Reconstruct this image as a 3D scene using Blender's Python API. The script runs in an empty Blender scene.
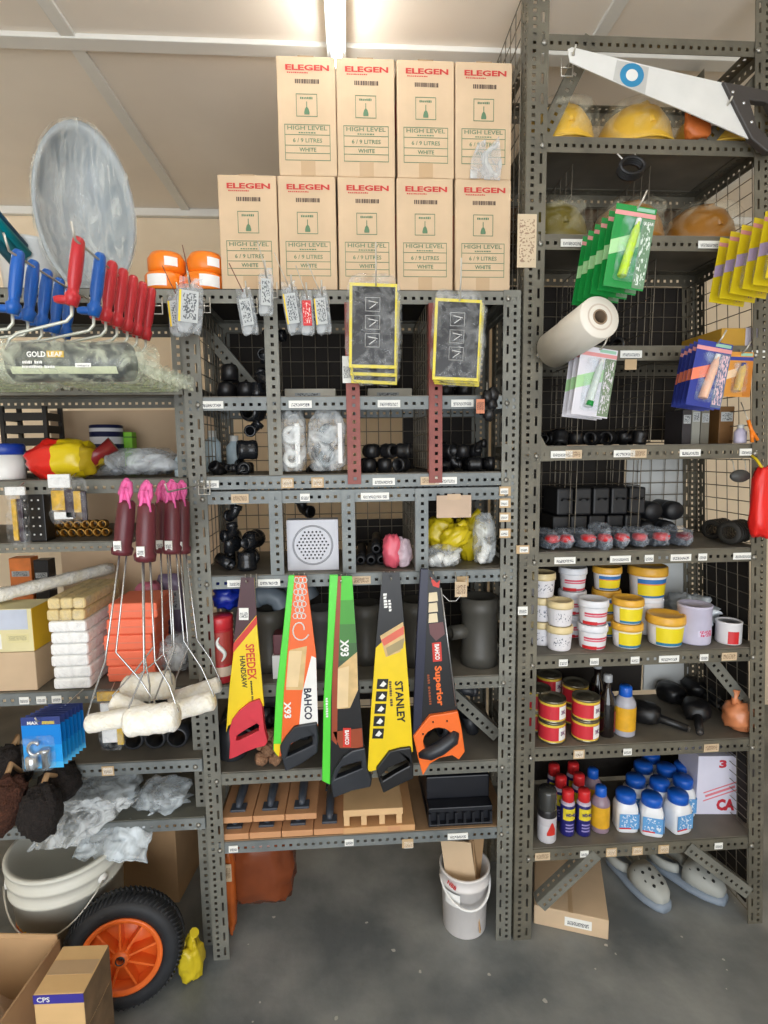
import bpy, bmesh, math, random
from mathutils import Vector, Matrix, Euler, noise
random.seed(7)
PI = math.pi
SC = bpy.context.scene
COL = SC.collection
# ------------------------------------------------------------------ camera
FPX, CAMZ = 540.0, 1.61
YAW, PITCH, ROLL = math.radians(3.608), math.radians(6.385), math.radians(0.7)
FW = Vector((math.sin(YAW)*math.cos(PITCH), math.cos(YAW)*math.cos(PITCH), -math.sin(PITCH)))
R0 = Vector((math.cos(YAW), -math.sin(YAW), 0)); U0 = R0.cross(FW)
RT = R0*math.cos(ROLL) - U0*math.sin(ROLL); UP = R0*math.sin(ROLL) + U0*math.cos(ROLL)
cam_d = bpy.data.cameras.new('camera'); cam = bpy.data.objects.new('camera', cam_d); COL.objects.link(cam)
cam.matrix_world = Matrix(((RT.x, UP.x, -FW.x, 0), (RT.y, UP.y, -FW.y, 0), (RT.z, UP.z, -FW.z, CAMZ), (0, 0, 0, 1)))
cam_d.sensor_fit = 'HORIZONTAL'; cam_d.sensor_width = 36; cam_d.lens = 36*FPX/768; cam_d.clip_start = 0.02
SC.camera = cam
def at(px, py, Y):
    """world point on the plane y = Y seen at a photograph pixel"""
    d = FW*FPX + RT*(px-384) - UP*(py-512)
    return d*(Y/d.y) + Vector((0, 0, CAMZ))
def atz(px, py, Z):
    d = FW*FPX + RT*(px-384) - UP*(py-512)
    return d*((Z-CAMZ)/d.z) + Vector((0, 0, CAMZ))
def m(n, Y): return n*Y/FPX                     # n pixels at depth Y, in metres
# ------------------------------------------------------------------ light
SC.view_settings.view_transform = 'Standard'; SC.view_settings.look = 'None'
SC.view_settings.gamma = 1; SC.view_settings.use_curve_mapping = False
SC.view_settings.exposure = 0.0
w = bpy.data.worlds.new('world'); SC.world = w; w.use_nodes = True
w.node_tree.nodes['Background'].inputs[0].default_value = (0.80, 0.90, 1.0, 1)
w.node_tree.nodes['Background'].inputs[1].default_value = 1.1
def area(name, loc, rot, sx, sy, power, col):
    l = bpy.data.lights.new(name, 'AREA'); l.shape = 'RECTANGLE'; l.size = sx; l.size_y = sy
    l.energy = power; l.color = col
    o = bpy.data.objects.new(name, l); COL.objects.link(o); o.location = loc; o.rotation_euler = rot
    return o
# daylight entering by the open shop front behind the camera (the opening in wall_rear)
area('shopfront_daylight', (0.0, -2.35, 1.35), (math.radians(103), 0, math.radians(-4)), 3.4, 2.5, 114, (0.94, 0.97, 1.0))
# ------------------------------------------------------------------ materials
MATS = {}
def lin(c):
    r = []
    for x in c[:3]:
        x = x/255.0
        r.append(x/12.92 if x <= 0.04045 else ((x+0.055)/1.055)**2.4)
    return (r[0], r[1], r[2], 1)
def mat(name, rgb, rough=0.55, metal=0.0, var=0.08, scale=14.0, bump=0.0, bscale=None, alpha=1.0, emit=0, rgb2=None, coat=0.0, detail=3, ramp=(0.32, 0.68)):
    if name in MATS: return MATS[name]
    M = bpy.data.materials.new(name); M.use_nodes = True
    nt = M.node_tree; b = nt.nodes['Principled BSDF']
    c = lin(rgb)
    b.inputs['Roughness'].default_value = rough; b.inputs['Metallic'].default_value = metal
    b.inputs['Coat Weight'].default_value = coat
    tc = nt.nodes.new('ShaderNodeTexCoord')
    nz = nt.nodes.new('ShaderNodeTexNoise'); nz.inputs['Scale'].default_value = scale; nz.inputs['Detail'].default_value = detail
    nt.links.new(tc.outputs['Object'], nz.inputs['Vector'])
    rp = nt.nodes.new('ShaderNodeValToRGB')
    rp.color_ramp.elements[0].position = ramp[0]; rp.color_ramp.elements[1].position = ramp[1]
    c2 = lin(rgb2) if rgb2 else tuple(min(1, x*(1+var)) for x in c[:3])+(1,)
    c1 = c if rgb2 else tuple(x*(1-var) for x in c[:3])+(1,)
    rp.color_ramp.elements[0].color = c1; rp.color_ramp.elements[1].color = c2
    nt.links.new(nz.outputs['Fac'], rp.inputs['Fac']); nt.links.new(rp.outputs['Color'], b.inputs['Base Color'])
    if bump:
        n2 = nt.nodes.new('ShaderNodeTexNoise'); n2.inputs['Scale'].default_value = bscale or scale*3; n2.inputs['Detail'].default_value = 4
        nt.links.new(tc.outputs['Object'], n2.inputs['Vector'])
        bp = nt.nodes.new('ShaderNodeBump'); bp.inputs['Strength'].default_value = bump; bp.inputs['Distance'].default_value = 0.01
        nt.links.new(n2.outputs['Fac'], bp.inputs['Height']); nt.links.new(bp.outputs['Normal'], b.inputs['Normal'])
    if alpha < 1: b.inputs['Alpha'].default_value = alpha
    if emit:
        b.inputs['Emission Color'].default_value = c; b.inputs['Emission Strength'].default_value = emit
    MATS[name] = M
    return M
def clear(name, rgb=(225, 230, 232), lo=0.06, hi=0.6, scale=22.0, rough=0.12, stretch=None):
    """thin crinkled plastic film: mostly see-through with milky folds and gloss"""
    if name in MATS: return MATS[name]
    M = mat(name, rgb, rough, 0, 0.02, scale, 0.6, scale*1.3)
    nt = M.node_tree; b = nt.nodes['Principled BSDF']
    tc = nt.nodes.new('ShaderNodeTexCoord'); nz = nt.nodes.new('ShaderNodeTexNoise')
    nz.inputs['Scale'].default_value = scale; nz.inputs['Detail'].default_value = 5; nz.inputs['Distortion'].default_value = 1.2
    if stretch:
        mp = nt.nodes.new('ShaderNodeMapping'); mp.inputs['Scale'].default_value = stretch; mp.inputs['Rotation'].default_value = (0.2, 0.5, 0.3)
        nt.links.new(tc.outputs['Object'], mp.inputs[0]); nt.links.new(mp.outputs[0], nz.inputs['Vector'])
    else: nt.links.new(tc.outputs['Object'], nz.inputs['Vector'])
    mr = nt.nodes.new('ShaderNodeMapRange'); mr.inputs[1].default_value = 0.40; mr.inputs[2].default_value = 0.66
    mr.inputs[3].default_value = lo; mr.inputs[4].default_value = hi
    nt.links.new(nz.outputs['Fac'], mr.inputs[0]); nt.links.new(mr.outputs[0], b.inputs['Alpha'])
    return M
def banded(name, stops, axis='Z', rough=0.5, coord='Generated', coat=0.0):
    """flat print in bands along one axis of the object: stops = [(position, rgb), ...]"""
    if name in MATS: return MATS[name]
    M = bpy.data.materials.new(name); M.use_nodes = True
    nt = M.node_tree; b = nt.nodes['Principled BSDF']; b.inputs['Roughness'].default_value = rough; b.inputs['Coat Weight'].default_value = coat
    tc = nt.nodes.new('ShaderNodeTexCoord'); sp = nt.nodes.new('ShaderNodeSeparateXYZ'); rp = nt.nodes.new('ShaderNodeValToRGB')
    nt.links.new(tc.outputs[coord], sp.inputs[0]); nt.links.new(sp.outputs[axis], rp.inputs['Fac'])
    rp.color_ramp.interpolation = 'CONSTANT'
    e = rp.color_ramp.elements
    e[0].position = stops[0][0]; e[0].color = lin(stops[0][1])
    e[1].position = stops[1][0]; e[1].color = lin(stops[1][1])
    for p, c in stops[2:]:
        x = e.new(p); x.color = lin(c)
    nt.links.new(rp.outputs['Color'], b.inputs['Base Color'])
    MATS[name] = M
    return M
def printed(name, paper, ink, sx=9, sz=5, thr=0.56, z0=0.25, z1=0.8, rough=0.6):
    sx, sz = sx*4.2, sz*3.2
    """paper with small unreadable print between two heights"""
    if name in MATS: return MATS[name]
    M = bpy.data.materials.new(name); M.use_nodes = True
    nt = M.node_tree; b = nt.nodes['Principled BSDF']; b.inputs['Roughness'].default_value = rough
    tc = nt.nodes.new('ShaderNodeTexCoord'); mp = nt.nodes.new('ShaderNodeMapping'); mp.inputs['Scale'].default_value = (sx, 0.01, sz)
    nt.links.new(tc.outputs['Generated'], mp.inputs[0])
    oi = nt.nodes.new('ShaderNodeObjectInfo'); ad = nt.nodes.new('ShaderNodeVectorMath')
    sc = nt.nodes.new('ShaderNodeMath'); sc.operation = 'MULTIPLY'; sc.inputs[1].default_value = 40
    nt.links.new(oi.outputs['Random'], sc.inputs[0]); nt.links.new(mp.outputs[0], ad.inputs[0]); nt.links.new(sc.outputs[0], ad.inputs[1])
    nz = nt.nodes.new('ShaderNodeTexNoise'); nz.inputs['Scale'].default_value = 1.0; nz.inputs['Detail'].default_value = 1
    nt.links.new(ad.outputs[0], nz.inputs['Vector'])
    sp = nt.nodes.new('ShaderNodeSeparateXYZ'); nt.links.new(tc.outputs['Generated'], sp.inputs[0])
    def cmp(out, op, v):
        n = nt.nodes.new('ShaderNodeMath'); n.operation = op; n.inputs[1].default_value = v; nt.links.new(out, n.inputs[0]); return n.outputs[0]
    def mul(a, c):
        n = nt.nodes.new('ShaderNodeMath'); n.operation = 'MULTIPLY'; nt.links.new(a, n.inputs[0]); nt.links.new(c, n.inputs[1]); return n.outputs[0]
    k = mul(cmp(nz.outputs['Fac'], 'GREATER_THAN', thr), mul(cmp(sp.outputs['Z'], 'GREATER_THAN', z0), cmp(sp.outputs['Z'], 'LESS_THAN', z1)))
    k = mul(k, mul(cmp(sp.outputs['X'], 'GREATER_THAN', 0.1), cmp(sp.outputs['X'], 'LESS_THAN', 0.9)))
    mx = nt.nodes.new('ShaderNodeMix'); mx.data_type = 'RGBA'
    mx.inputs[6].default_value = lin(paper); mx.inputs[7].default_value = lin(ink)
    nt.links.new(k, mx.inputs[0]); nt.links.new(mx.outputs[2], b.inputs['Base Color'])
    MATS[name] = M
    return M
# ------------------------------------------------------------------ geometry
def aim(d):
    """rotation taking local +Z to direction d"""
    return Vector(d).normalized().to_track_quat('Z', 'Y').to_matrix()
class G:
    def __init__(s): s.v = []; s.f = []; s.sm = []
    def add(s, vs, fs, smooth=False):
        o = len(s.v); s.v += [tuple(x) for x in vs]; s.f += [tuple(i+o for i in f) for f in fs]; s.sm += [smooth]*len(fs); return s
    def box(s, c, d, R=None):
        c = Vector(c); vs = []
        for i in (-.5, .5):
            for j in (-.5, .5):
                for k in (-.5, .5):
                    p = Vector((i*d[0], j*d[1], k*d[2]))
                    vs.append(c + (R @ p if R else p))
        return s.add(vs, [(0, 1, 3, 2), (4, 6, 7, 5), (0, 4, 5, 1), (2, 3, 7, 6), (0, 2, 6, 4), (1, 5, 7, 3)])
    def bb(s, x0, x1, y0, y1, z0, z1): return s.box(((x0+x1)/2, (y0+y1)/2, (z0+z1)/2), (x1-x0, y1-y0, z1-z0))
    def tube(s, pts, r, n=8, cap=True, flat=None):
        pts = [Vector(p) for p in pts]; N = len(pts)
        if not isinstance(r, (list, tuple)): r = [r]*N
        t0 = (pts[1]-pts[0]).normalized(); a = Vector((0, 0, 1)) if abs(t0.z) < .9 else Vector((1, 0, 0))
        u = t0.cross(a).normalized(); vs = []
        for i, p in enumerate(pts):
            if i == 0: t = pts[1]-pts[0]
            elif i == N-1: t = pts[-1]-pts[-2]
            else: t = (pts[i+1]-p).normalized()+(p-pts[i-1]).normalized()
            t = t.normalized(); u = (u-t*u.dot(t)).normalized(); w_ = t.cross(u)
            for k in range(n):
                q = 2*PI*k/n
                vs.append(p+u*(math.cos(q)*r[i])+w_*(math.sin(q)*r[i]*(flat or 1)))
        fs = [(i*n+k, i*n+(k+1) % n, (i+1)*n+(k+1) % n, (i+1)*n+k) for i in range(N-1) for k in range(n)]
        o = len(s.v); s.add(vs, fs, True)
        if cap:
            s.f.append(tuple(o+k for k in range(n))[::-1]); s.f.append(tuple(o+(N-1)*n+k for k in range(n))); s.sm += [False]*2
        return s
    def lathe(s, prof, n=20, c=(0, 0, 0), R=None, sx=1, sy=1, smooth=True, a0=0, a1=2*PI):
        c = Vector(c); vs = []; full = abs(a1-a0-2*PI) < 1e-4; nn = n if full else n+1
        for r, z in prof:
            for k in range(nn):
                q = a0+(a1-a0)*k/n
                p = Vector((math.cos(q)*r*sx, math.sin(q)*r*sy, z)); vs.append(c+(R @ p if R else p))
        fs = []
        for i in range(len(prof)-1):
            for k in range(n):
                k2 = (k+1) % nn
                fs.append((i*nn+k, i*nn+k2, (i+1)*nn+k2, (i+1)*nn+k))
        return s.add(vs, fs, smooth)
    def blob(s, c, d, amp=.12, fr=3.0, seed=0, nu=18, nv=12, p=2.0, R=None, flat_bottom=False):
        """noisy superellipsoid: lumps, crumpled bags"""
        c = Vector(c); vs = []; sv = Vector((seed*7.3, seed*3.1, seed*1.7))
        sg = lambda x, e: math.copysign(abs(x)**e, x)
        e = 2.0/p
        for j in range(nv+1):
            th = -PI/2+PI*j/nv
            for i in range(nu):
                ph = 2*PI*i/nu
                q = Vector((sg(math.cos(th), e)*sg(math.cos(ph), e), sg(math.cos(th), e)*sg(math.sin(ph), e), sg(math.sin(th), e)))
                k = 1+amp*(noise.noise(q*fr+sv)*1.3+0.6*noise.noise(q*fr*2.6+sv))
                q = Vector((q.x*d[0]/2*k, q.y*d[1]/2*k, q.z*d[2]/2*k))
                if flat_bottom: q.z = max(q.z, -d[2]/2*.92)
                vs.append(c+(R @ q if R else q))
        fs = [(j*nu+i, j*nu+(i+1) % nu, (j+1)*nu+(i+1) % nu, (j+1)*nu+i) for j in range(nv) for i in range(nu)]
        return s.add(vs, fs, True)
    def prism(s, pts, y0, y1):
        n = len(pts); vs = [(p[0], y0, p[1]) for p in pts]+[(p[0], y1, p[1]) for p in pts]
        fs = [tuple(range(n))]+[tuple(range(n, 2*n))[::-1]]+[((i+1) % n, i, n+i, n+(i+1) % n) for i in range(n)]
        return s.add(vs, fs)
    def sheet(s, nx, ny, fn, smooth=True):
        vs = [fn(i/nx, j/ny) for j in range(ny+1) for i in range(nx+1)]
        return s.add(vs, [(j*(nx+1)+i, j*(nx+1)+i+1, (j+1)*(nx+1)+i+1, (j+1)*(nx+1)+i) for j in range(ny) for i in range(nx)], smooth)
    def mesh(s, name='mesh'):
        me = bpy.data.meshes.new(name); me.from_pydata(s.v, [], s.f); me.polygons.foreach_set('use_smooth', s.sm); me.update(); return me
    def build(s, name, mt, parent=None, loc=None, rot=None, bevel=0, solid=0, sub=0, norm=True):
        me = s.mesh(name)
        if norm and len(s.v) < 60000:
            bm = bmesh.new(); bm.from_mesh(me); bmesh.ops.recalc_face_normals(bm, faces=bm.faces); bm.to_mesh(me); bm.free()
        return obj(name, me, mt, parent, loc, rot, bevel, solid, sub)
def obj(name, me, mt, parent=None, loc=None, rot=None, bevel=0, solid=0, sub=0):
    o = bpy.data.objects.new(name, me); COL.objects.link(o)
    if mt is not None and not me.materials: me.materials.append(mt)
    if parent is not None: o.parent = parent
    if loc is not None: o.location = loc
    if rot is not None:
        if isinstance(rot, Matrix): o.rotation_euler = rot.to_euler()
        else: o.rotation_euler = rot
    if solid: d = o.modifiers.new('solidify', 'SOLIDIFY'); d.thickness = solid; d.offset = 0
    if bevel: d = o.modifiers.new('bevel', 'BEVEL'); d.width = bevel; d.segments = 2; d.limit_method = 'ANGLE'; d.angle_limit = math.radians(40)
    if sub: d = o.modifiers.new('subdivision', 'SUBSURF'); d.levels = sub; d.render_levels = sub
    return o
def tag(o, label, cat, group=None, kind=None):
    if label: o['label'] = label
    if cat: o['category'] = cat
    if group: o['group'] = group
    if kind: o['kind'] = kind
    return o
def thing(name, label, cat, loc=(0, 0, 0), group=None, rz=0, rot=None):
    o = bpy.data.objects.new(name, None); COL.objects.link(o); o.empty_display_size = .05
    o.location = loc; o.rotation_euler = rot if rot is not None else (0, 0, rz)
    return tag(o, label, cat, group)
def struct(o): o['kind'] = 'structure'; return o
def kids(o): return [c for c in COL.objects if c.parent == o]
def copy_tree(o, parent=None, children=None):
    c = o.copy(); COL.objects.link(c); c.parent = parent
    for ch in (children if children is not None else list(o.children)): copy_tree(ch, c)
    return c
def shape(outs, thick, bev=0.0, res=1):
    """2-D outlines (x, z), later ones holes, as a mesh in the XZ plane centred on y = 0, thickness along Y"""
    from mathutils.geometry import tessellate_polygon
    flat = [p for o in outs for p in o]; n = len(flat)
    tri = tessellate_polygon([[Vector((p[0], p[1], 0)) for p in o] for o in outs])
    vs = [(p[0], -thick/2, p[1]) for p in flat]+[(p[0], thick/2, p[1]) for p in flat]
    fs = [tuple(t) for t in tri]+[tuple(i+n for i in t)[::-1] for t in tri]
    b = 0
    for o in outs:
        L = len(o)
        fs += [(b+i, b+(i+1) % L, n+b+(i+1) % L, n+b+i) for i in range(L)]; b += L
    me = bpy.data.meshes.new('shape'); me.from_pydata(vs, [], fs)
    bm = bmesh.new(); bm.from_mesh(me); bmesh.ops.recalc_face_normals(bm, faces=bm.faces); bm.to_mesh(me); bm.free()
    return me
def smooth_poly(pts, n=6):
    """Catmull-Rom closed curve through points"""
    out = []; N = len(pts)
    for i in range(N):
        p0, p1, p2, p3 = [Vector(pts[(i+k-1) % N]) for k in range(4)]
        for k in range(n):
            t = k/n
            out.append(tuple(.5*((2*p1)+(p2-p0)*t+(2*p0-5*p1+4*p2-p3)*t*t+(3*p1-p0-3*p2+p3)*t**3)))
    return out
def rrect(w_, h, r, n=4, cx=0, cz=0):
    out = []
    for sx, sz, a in ((1, 1, 0), (-1, 1, 90), (-1, -1, 180), (1, -1, 270)):
        for k in range(n+1):
            q = math.radians(a+90*k/n)
            out.append((cx+sx*(w_/2-r)+math.cos(q)*r, cz+sz*(h/2-r)+math.sin(q)*r))
    return out
TXT = {}
def txt_mesh(s, bold):
    k = (s, bold)
    if k in TXT: return TXT[k]
    cu = bpy.data.curves.new('t', 'FONT'); cu.body = s; cu.size = 1; cu.offset = bold; cu.resolution_u = 2
    o = bpy.data.objects.new('t', cu); COL.objects.link(o)
    dg = bpy.context.evaluated_depsgraph_get(); dg.update()
    me = bpy.data.meshes.new_from_object(o.evaluated_get(dg)); bpy.data.objects.remove(o); bpy.data.curves.remove(cu)
    xs = [v.co.x for v in me.vertices]; ys = [v.co.y for v in me.vertices]
    c = Vector(((min(xs)+max(xs))/2, (min(ys)+max(ys))/2, 0)); me.transform(Matrix.Translation(-c)); me.materials.clear()
    TXT[k] = (me, max(xs)-min(xs), max(ys)-min(ys)); return TXT[k]
ILLEGIBLE = ('INSPIRATION', 'FITTING', 'CISTERN', 'HARDPOINT TEETH', 'SUPERCUT', 'OPP-CUT SAW', 'HEAVY', 'DUTY', 'ERGO HANDSAW', 'PROFESSIONAL ROLLER', 'HEAVY DUTY')
def bars_mesh(s):
    """print too small to read in the photograph: a run of short marks"""
    g = G(); r = random.Random(len(s)); x = 0.0
    for ch in s:
        k = r.uniform(.35, .6)
        if ch != ' ': g.add([(x, r.uniform(0, .12), 0), (x+k, 0, 0), (x+k, r.uniform(.7, 1), 0), (x, r.uniform(.8, 1), 0)], [(0, 1, 2, 3)])
        x += k+.16
    me = g.mesh('marks'); me.transform(Matrix.Translation((-x/2, -.5, 0))); return me, x, 1.0
def txt(parent, s, c, h, mt, ang=0, w_=None, bold=0.0, base=None, name='lettering'):
    """flat lettering facing -Y at local point c; h letter height, w_ total width, ang in-plane turn (degrees)"""
    if s in ILLEGIBLE: me, bw, bh = bars_mesh(s)
    else: me, bw, bh = txt_mesh(s, bold)
    me = me.copy(); me.materials.append(mt)
    o = bpy.data.objects.new(name, me); COL.objects.link(o); o.parent = parent; o.location = c
    o.scale = ((w_/bw) if w_ else h/bh, h/bh, 1)
    Rm = (base or Matrix.Identity(3)) @ Matrix.Rotation(PI/2, 3, 'X') @ Matrix.Rotation(math.radians(ang), 3, 'Z')
    o.rotation_euler = Rm.to_euler(); return o
def patch(g, r, a0, a1, z0, z1, n=10, c=(0, 0, 0)):
    """label wrapped on a cylinder; angles in degrees, -90 faces the camera"""
    return g.lathe([(r, z0), (r, z1)], n, c, a0=math.radians(a0), a1=math.radians(a1))

def pxpoly(root, name, pts, Y, thick, mt, bev=0.0, holes=(), sm=0):
    """outline given in photograph pixels on the plane y = Y (its front), real thickness behind it"""
    L = root.location
    def cv(P):
        q = [(at(p[0], p[1], Y).x-L.x, at(p[0], p[1], Y).z-L.z) for p in P]
        return smooth_poly(q, sm) if sm else q
    me = shape([cv(pts)]+[cv(h) for h in holes], thick)
    return obj(name, me, mt, root, (0, Y+thick/2-L.y, 0), bevel=bev)
def pxtxt(root, s, px, py, Y, wpx, hpx, mt, ang=0, bold=0.0):
    """lettering centred on a photograph pixel at depth Y; wpx is the run of the word, hpx the letter height"""
    return txt(root, s, at(px, py, Y)-root.location, m(hpx, Y), mt, ang, m(wpx, Y), bold)
# ------------------------------------------------------------------ setting
CEIL, YW, YF = 2.89, 3.08, 1.59
XL, XR, YR = -2.7, 3.3, -2.4
m_floor = mat('floor_concrete', (98, 103, 105), 0.42, 0, 0, 3.4, 0.12, 40, rgb2=(148, 150, 147), detail=12, ramp=(.38, .68))
m_ceil = mat('ceiling_board', (238, 228, 214), 0.8, 0, 0.03, 3)
m_batten = mat('batten_white', (226, 224, 217), 0.6, 0, 0.03, 6)
m_wall = mat('wall_cream', (232, 214, 186), 0.85, 0, 0.05, 4, 0.05)
struct(G().bb(XL, XR, YR-1.5, YW, -0.1, 0).build('floor', m_floor))
fl_spots = G()
rs = random.Random(3)
c_o = struct(G().bb(XL, XR, YR, YW, CEIL, CEIL+.1).build('ceiling', m_ceil))
struct(G().bb(XL, XR, YW, YW+.1, 0, CEIL).build('wall_back', m_wall))
struct(G().bb(XL-.1, XL, YR, YW, 0, CEIL).build('wall_left', m_wall))
struct(G().bb(XR, XR+.1, YR, YW, 0, CEIL).build('wall_right', m_wall))
g = G(); g.bb(XL, -1.8, YR-.1, YR, 0, CEIL); g.bb(1.8, XR, YR-.1, YR, 0, CEIL); g.bb(-1.8, 1.8, YR-.1, YR, 2.6, CEIL)
struct(g.build('wall_rear', m_wall))
k = 0
for x in (-1.93, -0.83, 0.80, 1.9):
    k += 1; struct(G().bb(x-.022, x+.022, YR, YW-.03, CEIL-.012, CEIL).build('trim_%d' % k, m_batten, bevel=.003))
for y in (-1.72, -.52, .68, 1.88):
    k += 1; struct(G().bb(XL, XR, y-.028, y+.028, CEIL-.016, CEIL).build('trim_%d' % k, m_batten, bevel=.003))
k += 1; struct(G().bb(XL, XR, YW-.035, YW, CEIL-.04, CEIL).build('trim_%d' % k, m_batten, bevel=.006))
# fluorescent lamps: one seen on the ceiling, three unseen ones added to lift the light
m_tube = mat('tube_glow', (248, 252, 255), 0.4, emit=22)
m_lampbody = mat('lamp_white', (235, 236, 234), 0.4)
for lx, ly, lb in ((-.015, 1.2, 'white fluorescent tube lamp fixed to the ceiling above the stacked boxes'), (-1.35, -.9, 'added unseen fluorescent tube lamp on the ceiling behind the viewer, left one'), (1.35, -.9, 'added unseen fluorescent tube lamp on the ceiling behind the viewer, right one'), (-2.05, 2.1, 'unseen fluorescent tube lamp over the aisle left of the left rack')):
    lamp = thing('fluorescent_lamp', lb, 'lamp', (lx, ly, CEIL-.016), 'fluorescent lamps')
    G().bb(-.03, .03, -.62, .66, -.03, 0).build('housing', m_lampbody, lamp, bevel=.004)
    for y in (-.6, .64): G().bb(-.018, .018, y-.02, y+.02, -.085, -.03).build('lamp_holder', m_lampbody, lamp, bevel=.003)
    G().tube([(0, -.585, -.066), (0, .62, -.066)], .014, 12).build('tube', m_tube, lamp)
# ------------------------------------------------------------------ slotted angle
def strip_holes(g, f, u0, u1, h0, h1, L, pitch, hl, off):
    """strip between u0..u1 along length L with rectangular holes h0..h1, f maps (u, z) to a point"""
    z = 0.0; c = off
    def q(a, b, z0, z1): g.add([f(a, z0), f(b, z0), f(b, z1), f(a, z1)], [(0, 1, 2, 3)])
    while c+hl/2 < L-.004:
        q(u0, u1, z, c-hl/2); q(u0, h0, c-hl/2, c+hl/2); q(h1, u1, c-hl/2, c+hl/2)
        z = c+hl/2; c += pitch
    q(u0, u1, z, L)
ANG = {}
def angle_mesh(L, w_):
    k = (round(L, 3), w_)
    if k in ANG: return ANG[k]
    g = G()
    for f in (lambda u, z: (u, 0, z), lambda u, z: (0, u, z)):
        if w_ < .041:
            strip_holes(g, f, 0, w_, w_*.42, w_*.66, L, .0235, .0095, .016); continue
        strip_holes(g, f, 0, w_*.5, w_*.22, w_*.39, L, .0205, .0095, .014)
        strip_holes(g, f, w_*.5, w_, w_*.66, w_*.79, L, .052, .028, .03)
    ANG[k] = g.mesh('slotted_angle'); return ANG[k]
m_steel = mat('rack_grey_enamel', (104, 104, 97), 0.5, 0.15, 0, 9, 0.1, 60, rgb2=(132, 131, 121), detail=6)
m_steelb = mat('rack_bluegrey_enamel', (106, 112, 113), 0.5, 0.15, 0, 9, 0.1, 60, rgb2=(134, 139, 138), detail=6)
m_steeld = mat('rack_olive_enamel', (90, 87, 77), 0.5, 0.2, 0, 9, 0.1, 60, rgb2=(120, 115, 100), detail=6)
m_red = mat('rack_red_paint', (122, 58, 50), 0.5, 0.05, 0, 11, 0.08, 60, rgb2=(148, 78, 68))
m_mesh = mat('mesh_wire', (120, 112, 98), 0.5, 0.5, 0.2, 30)
m_panel = mat('shelf_sheet', (96, 91, 82), 0.6, 0.1, 0, 6, 0.05, rgb2=(124, 118, 106))
m_board = mat('backing_board', (206, 178, 146), 0.85, 0, 0.08, 6)
m_gpan = mat('backing_grey', (196, 198, 196), 0.8, 0, 0.08, 5)
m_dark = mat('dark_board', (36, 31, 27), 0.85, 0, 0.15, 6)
m_tag = printed('price_tag_print', (238, 238, 232), (70, 74, 86), 10, 4.5, .5, .18, .62)
m_tagc = printed('card_tag_print', (205, 182, 150), (120, 92, 70), 8, 5, .52, .2, .8)
m_cardtag = mat('tag_card', (196, 168, 130), 0.8)
TAGM = {}
def angle(name, mt, parent, L, w_, loc, rot):
    key = (round(L, 3), w_, mt.name)
    if key not in TAGM:
        me = angle_mesh(L, w_).copy(); me.materials.append(mt); TAGM[key] = me
    return obj(name, TAGM[key], None, parent, loc, rot, solid=.0022)
R_BEAM = Matrix(((0, 0, 1), (0, 1, 0), (-1, 0, 0)))          # length to +X, flange 1 down, flange 2 back
R_BEAMB = Matrix(((0, 0, -1), (0, -1, 0), (-1, 0, 0)))       # back beam: length to -X, flange 2 forward
R_SR = Matrix(((0, -1, 0), (0, 0, 1), (-1, 0, 0)))           # right side beam, length to +Y
R_SL = Matrix(((0, 1, 0), (0, 0, -1), (-1, 0, 0)))           # left side beam, length to -Y
def price_tag(beam, X, Z, Y, rack, w_=.05, h=.021, style=0, z_off=0):
    """a price tag on a beam; world coordinates turned into the beam's frame"""
    key = ('tag', w_, h, style)
    if key not in TAGM:
        me = G().box((0, 0, 0), (w_, .0016, h)).mesh('price_label')
        me.materials.append((m_tag, m_tagc, m_cardtag)[style]); TAGM[key] = me
    o = obj('price_label', TAGM[key], None, beam)
    W = Matrix.Translation((X, Y, Z+z_off))
    o.matrix_local = beam.matrix_local.inverted() @ rack.matrix_local.inverted() @ W
    return o
def wire_mesh(name, parent, o, u, v, nu, nv, r=.0016, mt=None):
    """welded wire panel: origin o, spanning vectors u and v"""
    o, u, v = Vector(o), Vector(u), Vector(v); g = G()
    for i in range(nu+1): g.tube([o+u*(i/nu), o+u*(i/nu)+v], r, 4, False)
    for j in range(nv+1): g.tube([o+v*(j/nv), o+v*(j/nv)+u], r, 4, False)
    return g.build(name, mt or m_mesh, parent, norm=False)
def shelf(rack, x0, x1, y0, y1, z, mt, tags=(), panel=True, w_=.036, name='shelf_beam', pm=None):
    """four angles and a sheet; x0..x1, y0..y1 in rack space, z = top of the sheet"""
    zt = z-.004
    b = angle(name, mt, rack, x1-x0, w_, (x0, y0, zt), R_BEAM)
    angle('shelf_back_beam', mt, rack, x1-x0, w_, (x1, y1, zt), R_BEAMB)
    angle('shelf_side_beam', mt, rack, y1-y0-.01, w_, (x1-.001, y0+.005, zt-.001), R_SR)
    angle('shelf_side_beam', mt, rack, y1-y0-.01, w_, (x0+.001, y1-.005, zt-.001), R_SL)
    if panel: G().bb(x0+.002, x1-.002, y0+.003, y1-.003, zt+.0015, z).build('shelf_sheet', pm or m_panel, rack)
    bpy.context.view_layer.update()
    for t in tags:
        X = at(t[0], 500, YF).x - rack.location.x
        st = t[1] if len(t) > 1 else 0
        ww, hh, so = ((.066, .021, 0), (.028, .022, 0), (.056, .024, 1), (.036, .03, 2), (.05, .026, 1))[st]
        dz = t[2] if len(t) > 2 else 0
        price_tag(b, rack.location.x+X, rack.location.z+zt-w_*.55+dz, rack.location.y+y0-.0035, rack, ww, hh, so)
    return b
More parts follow.
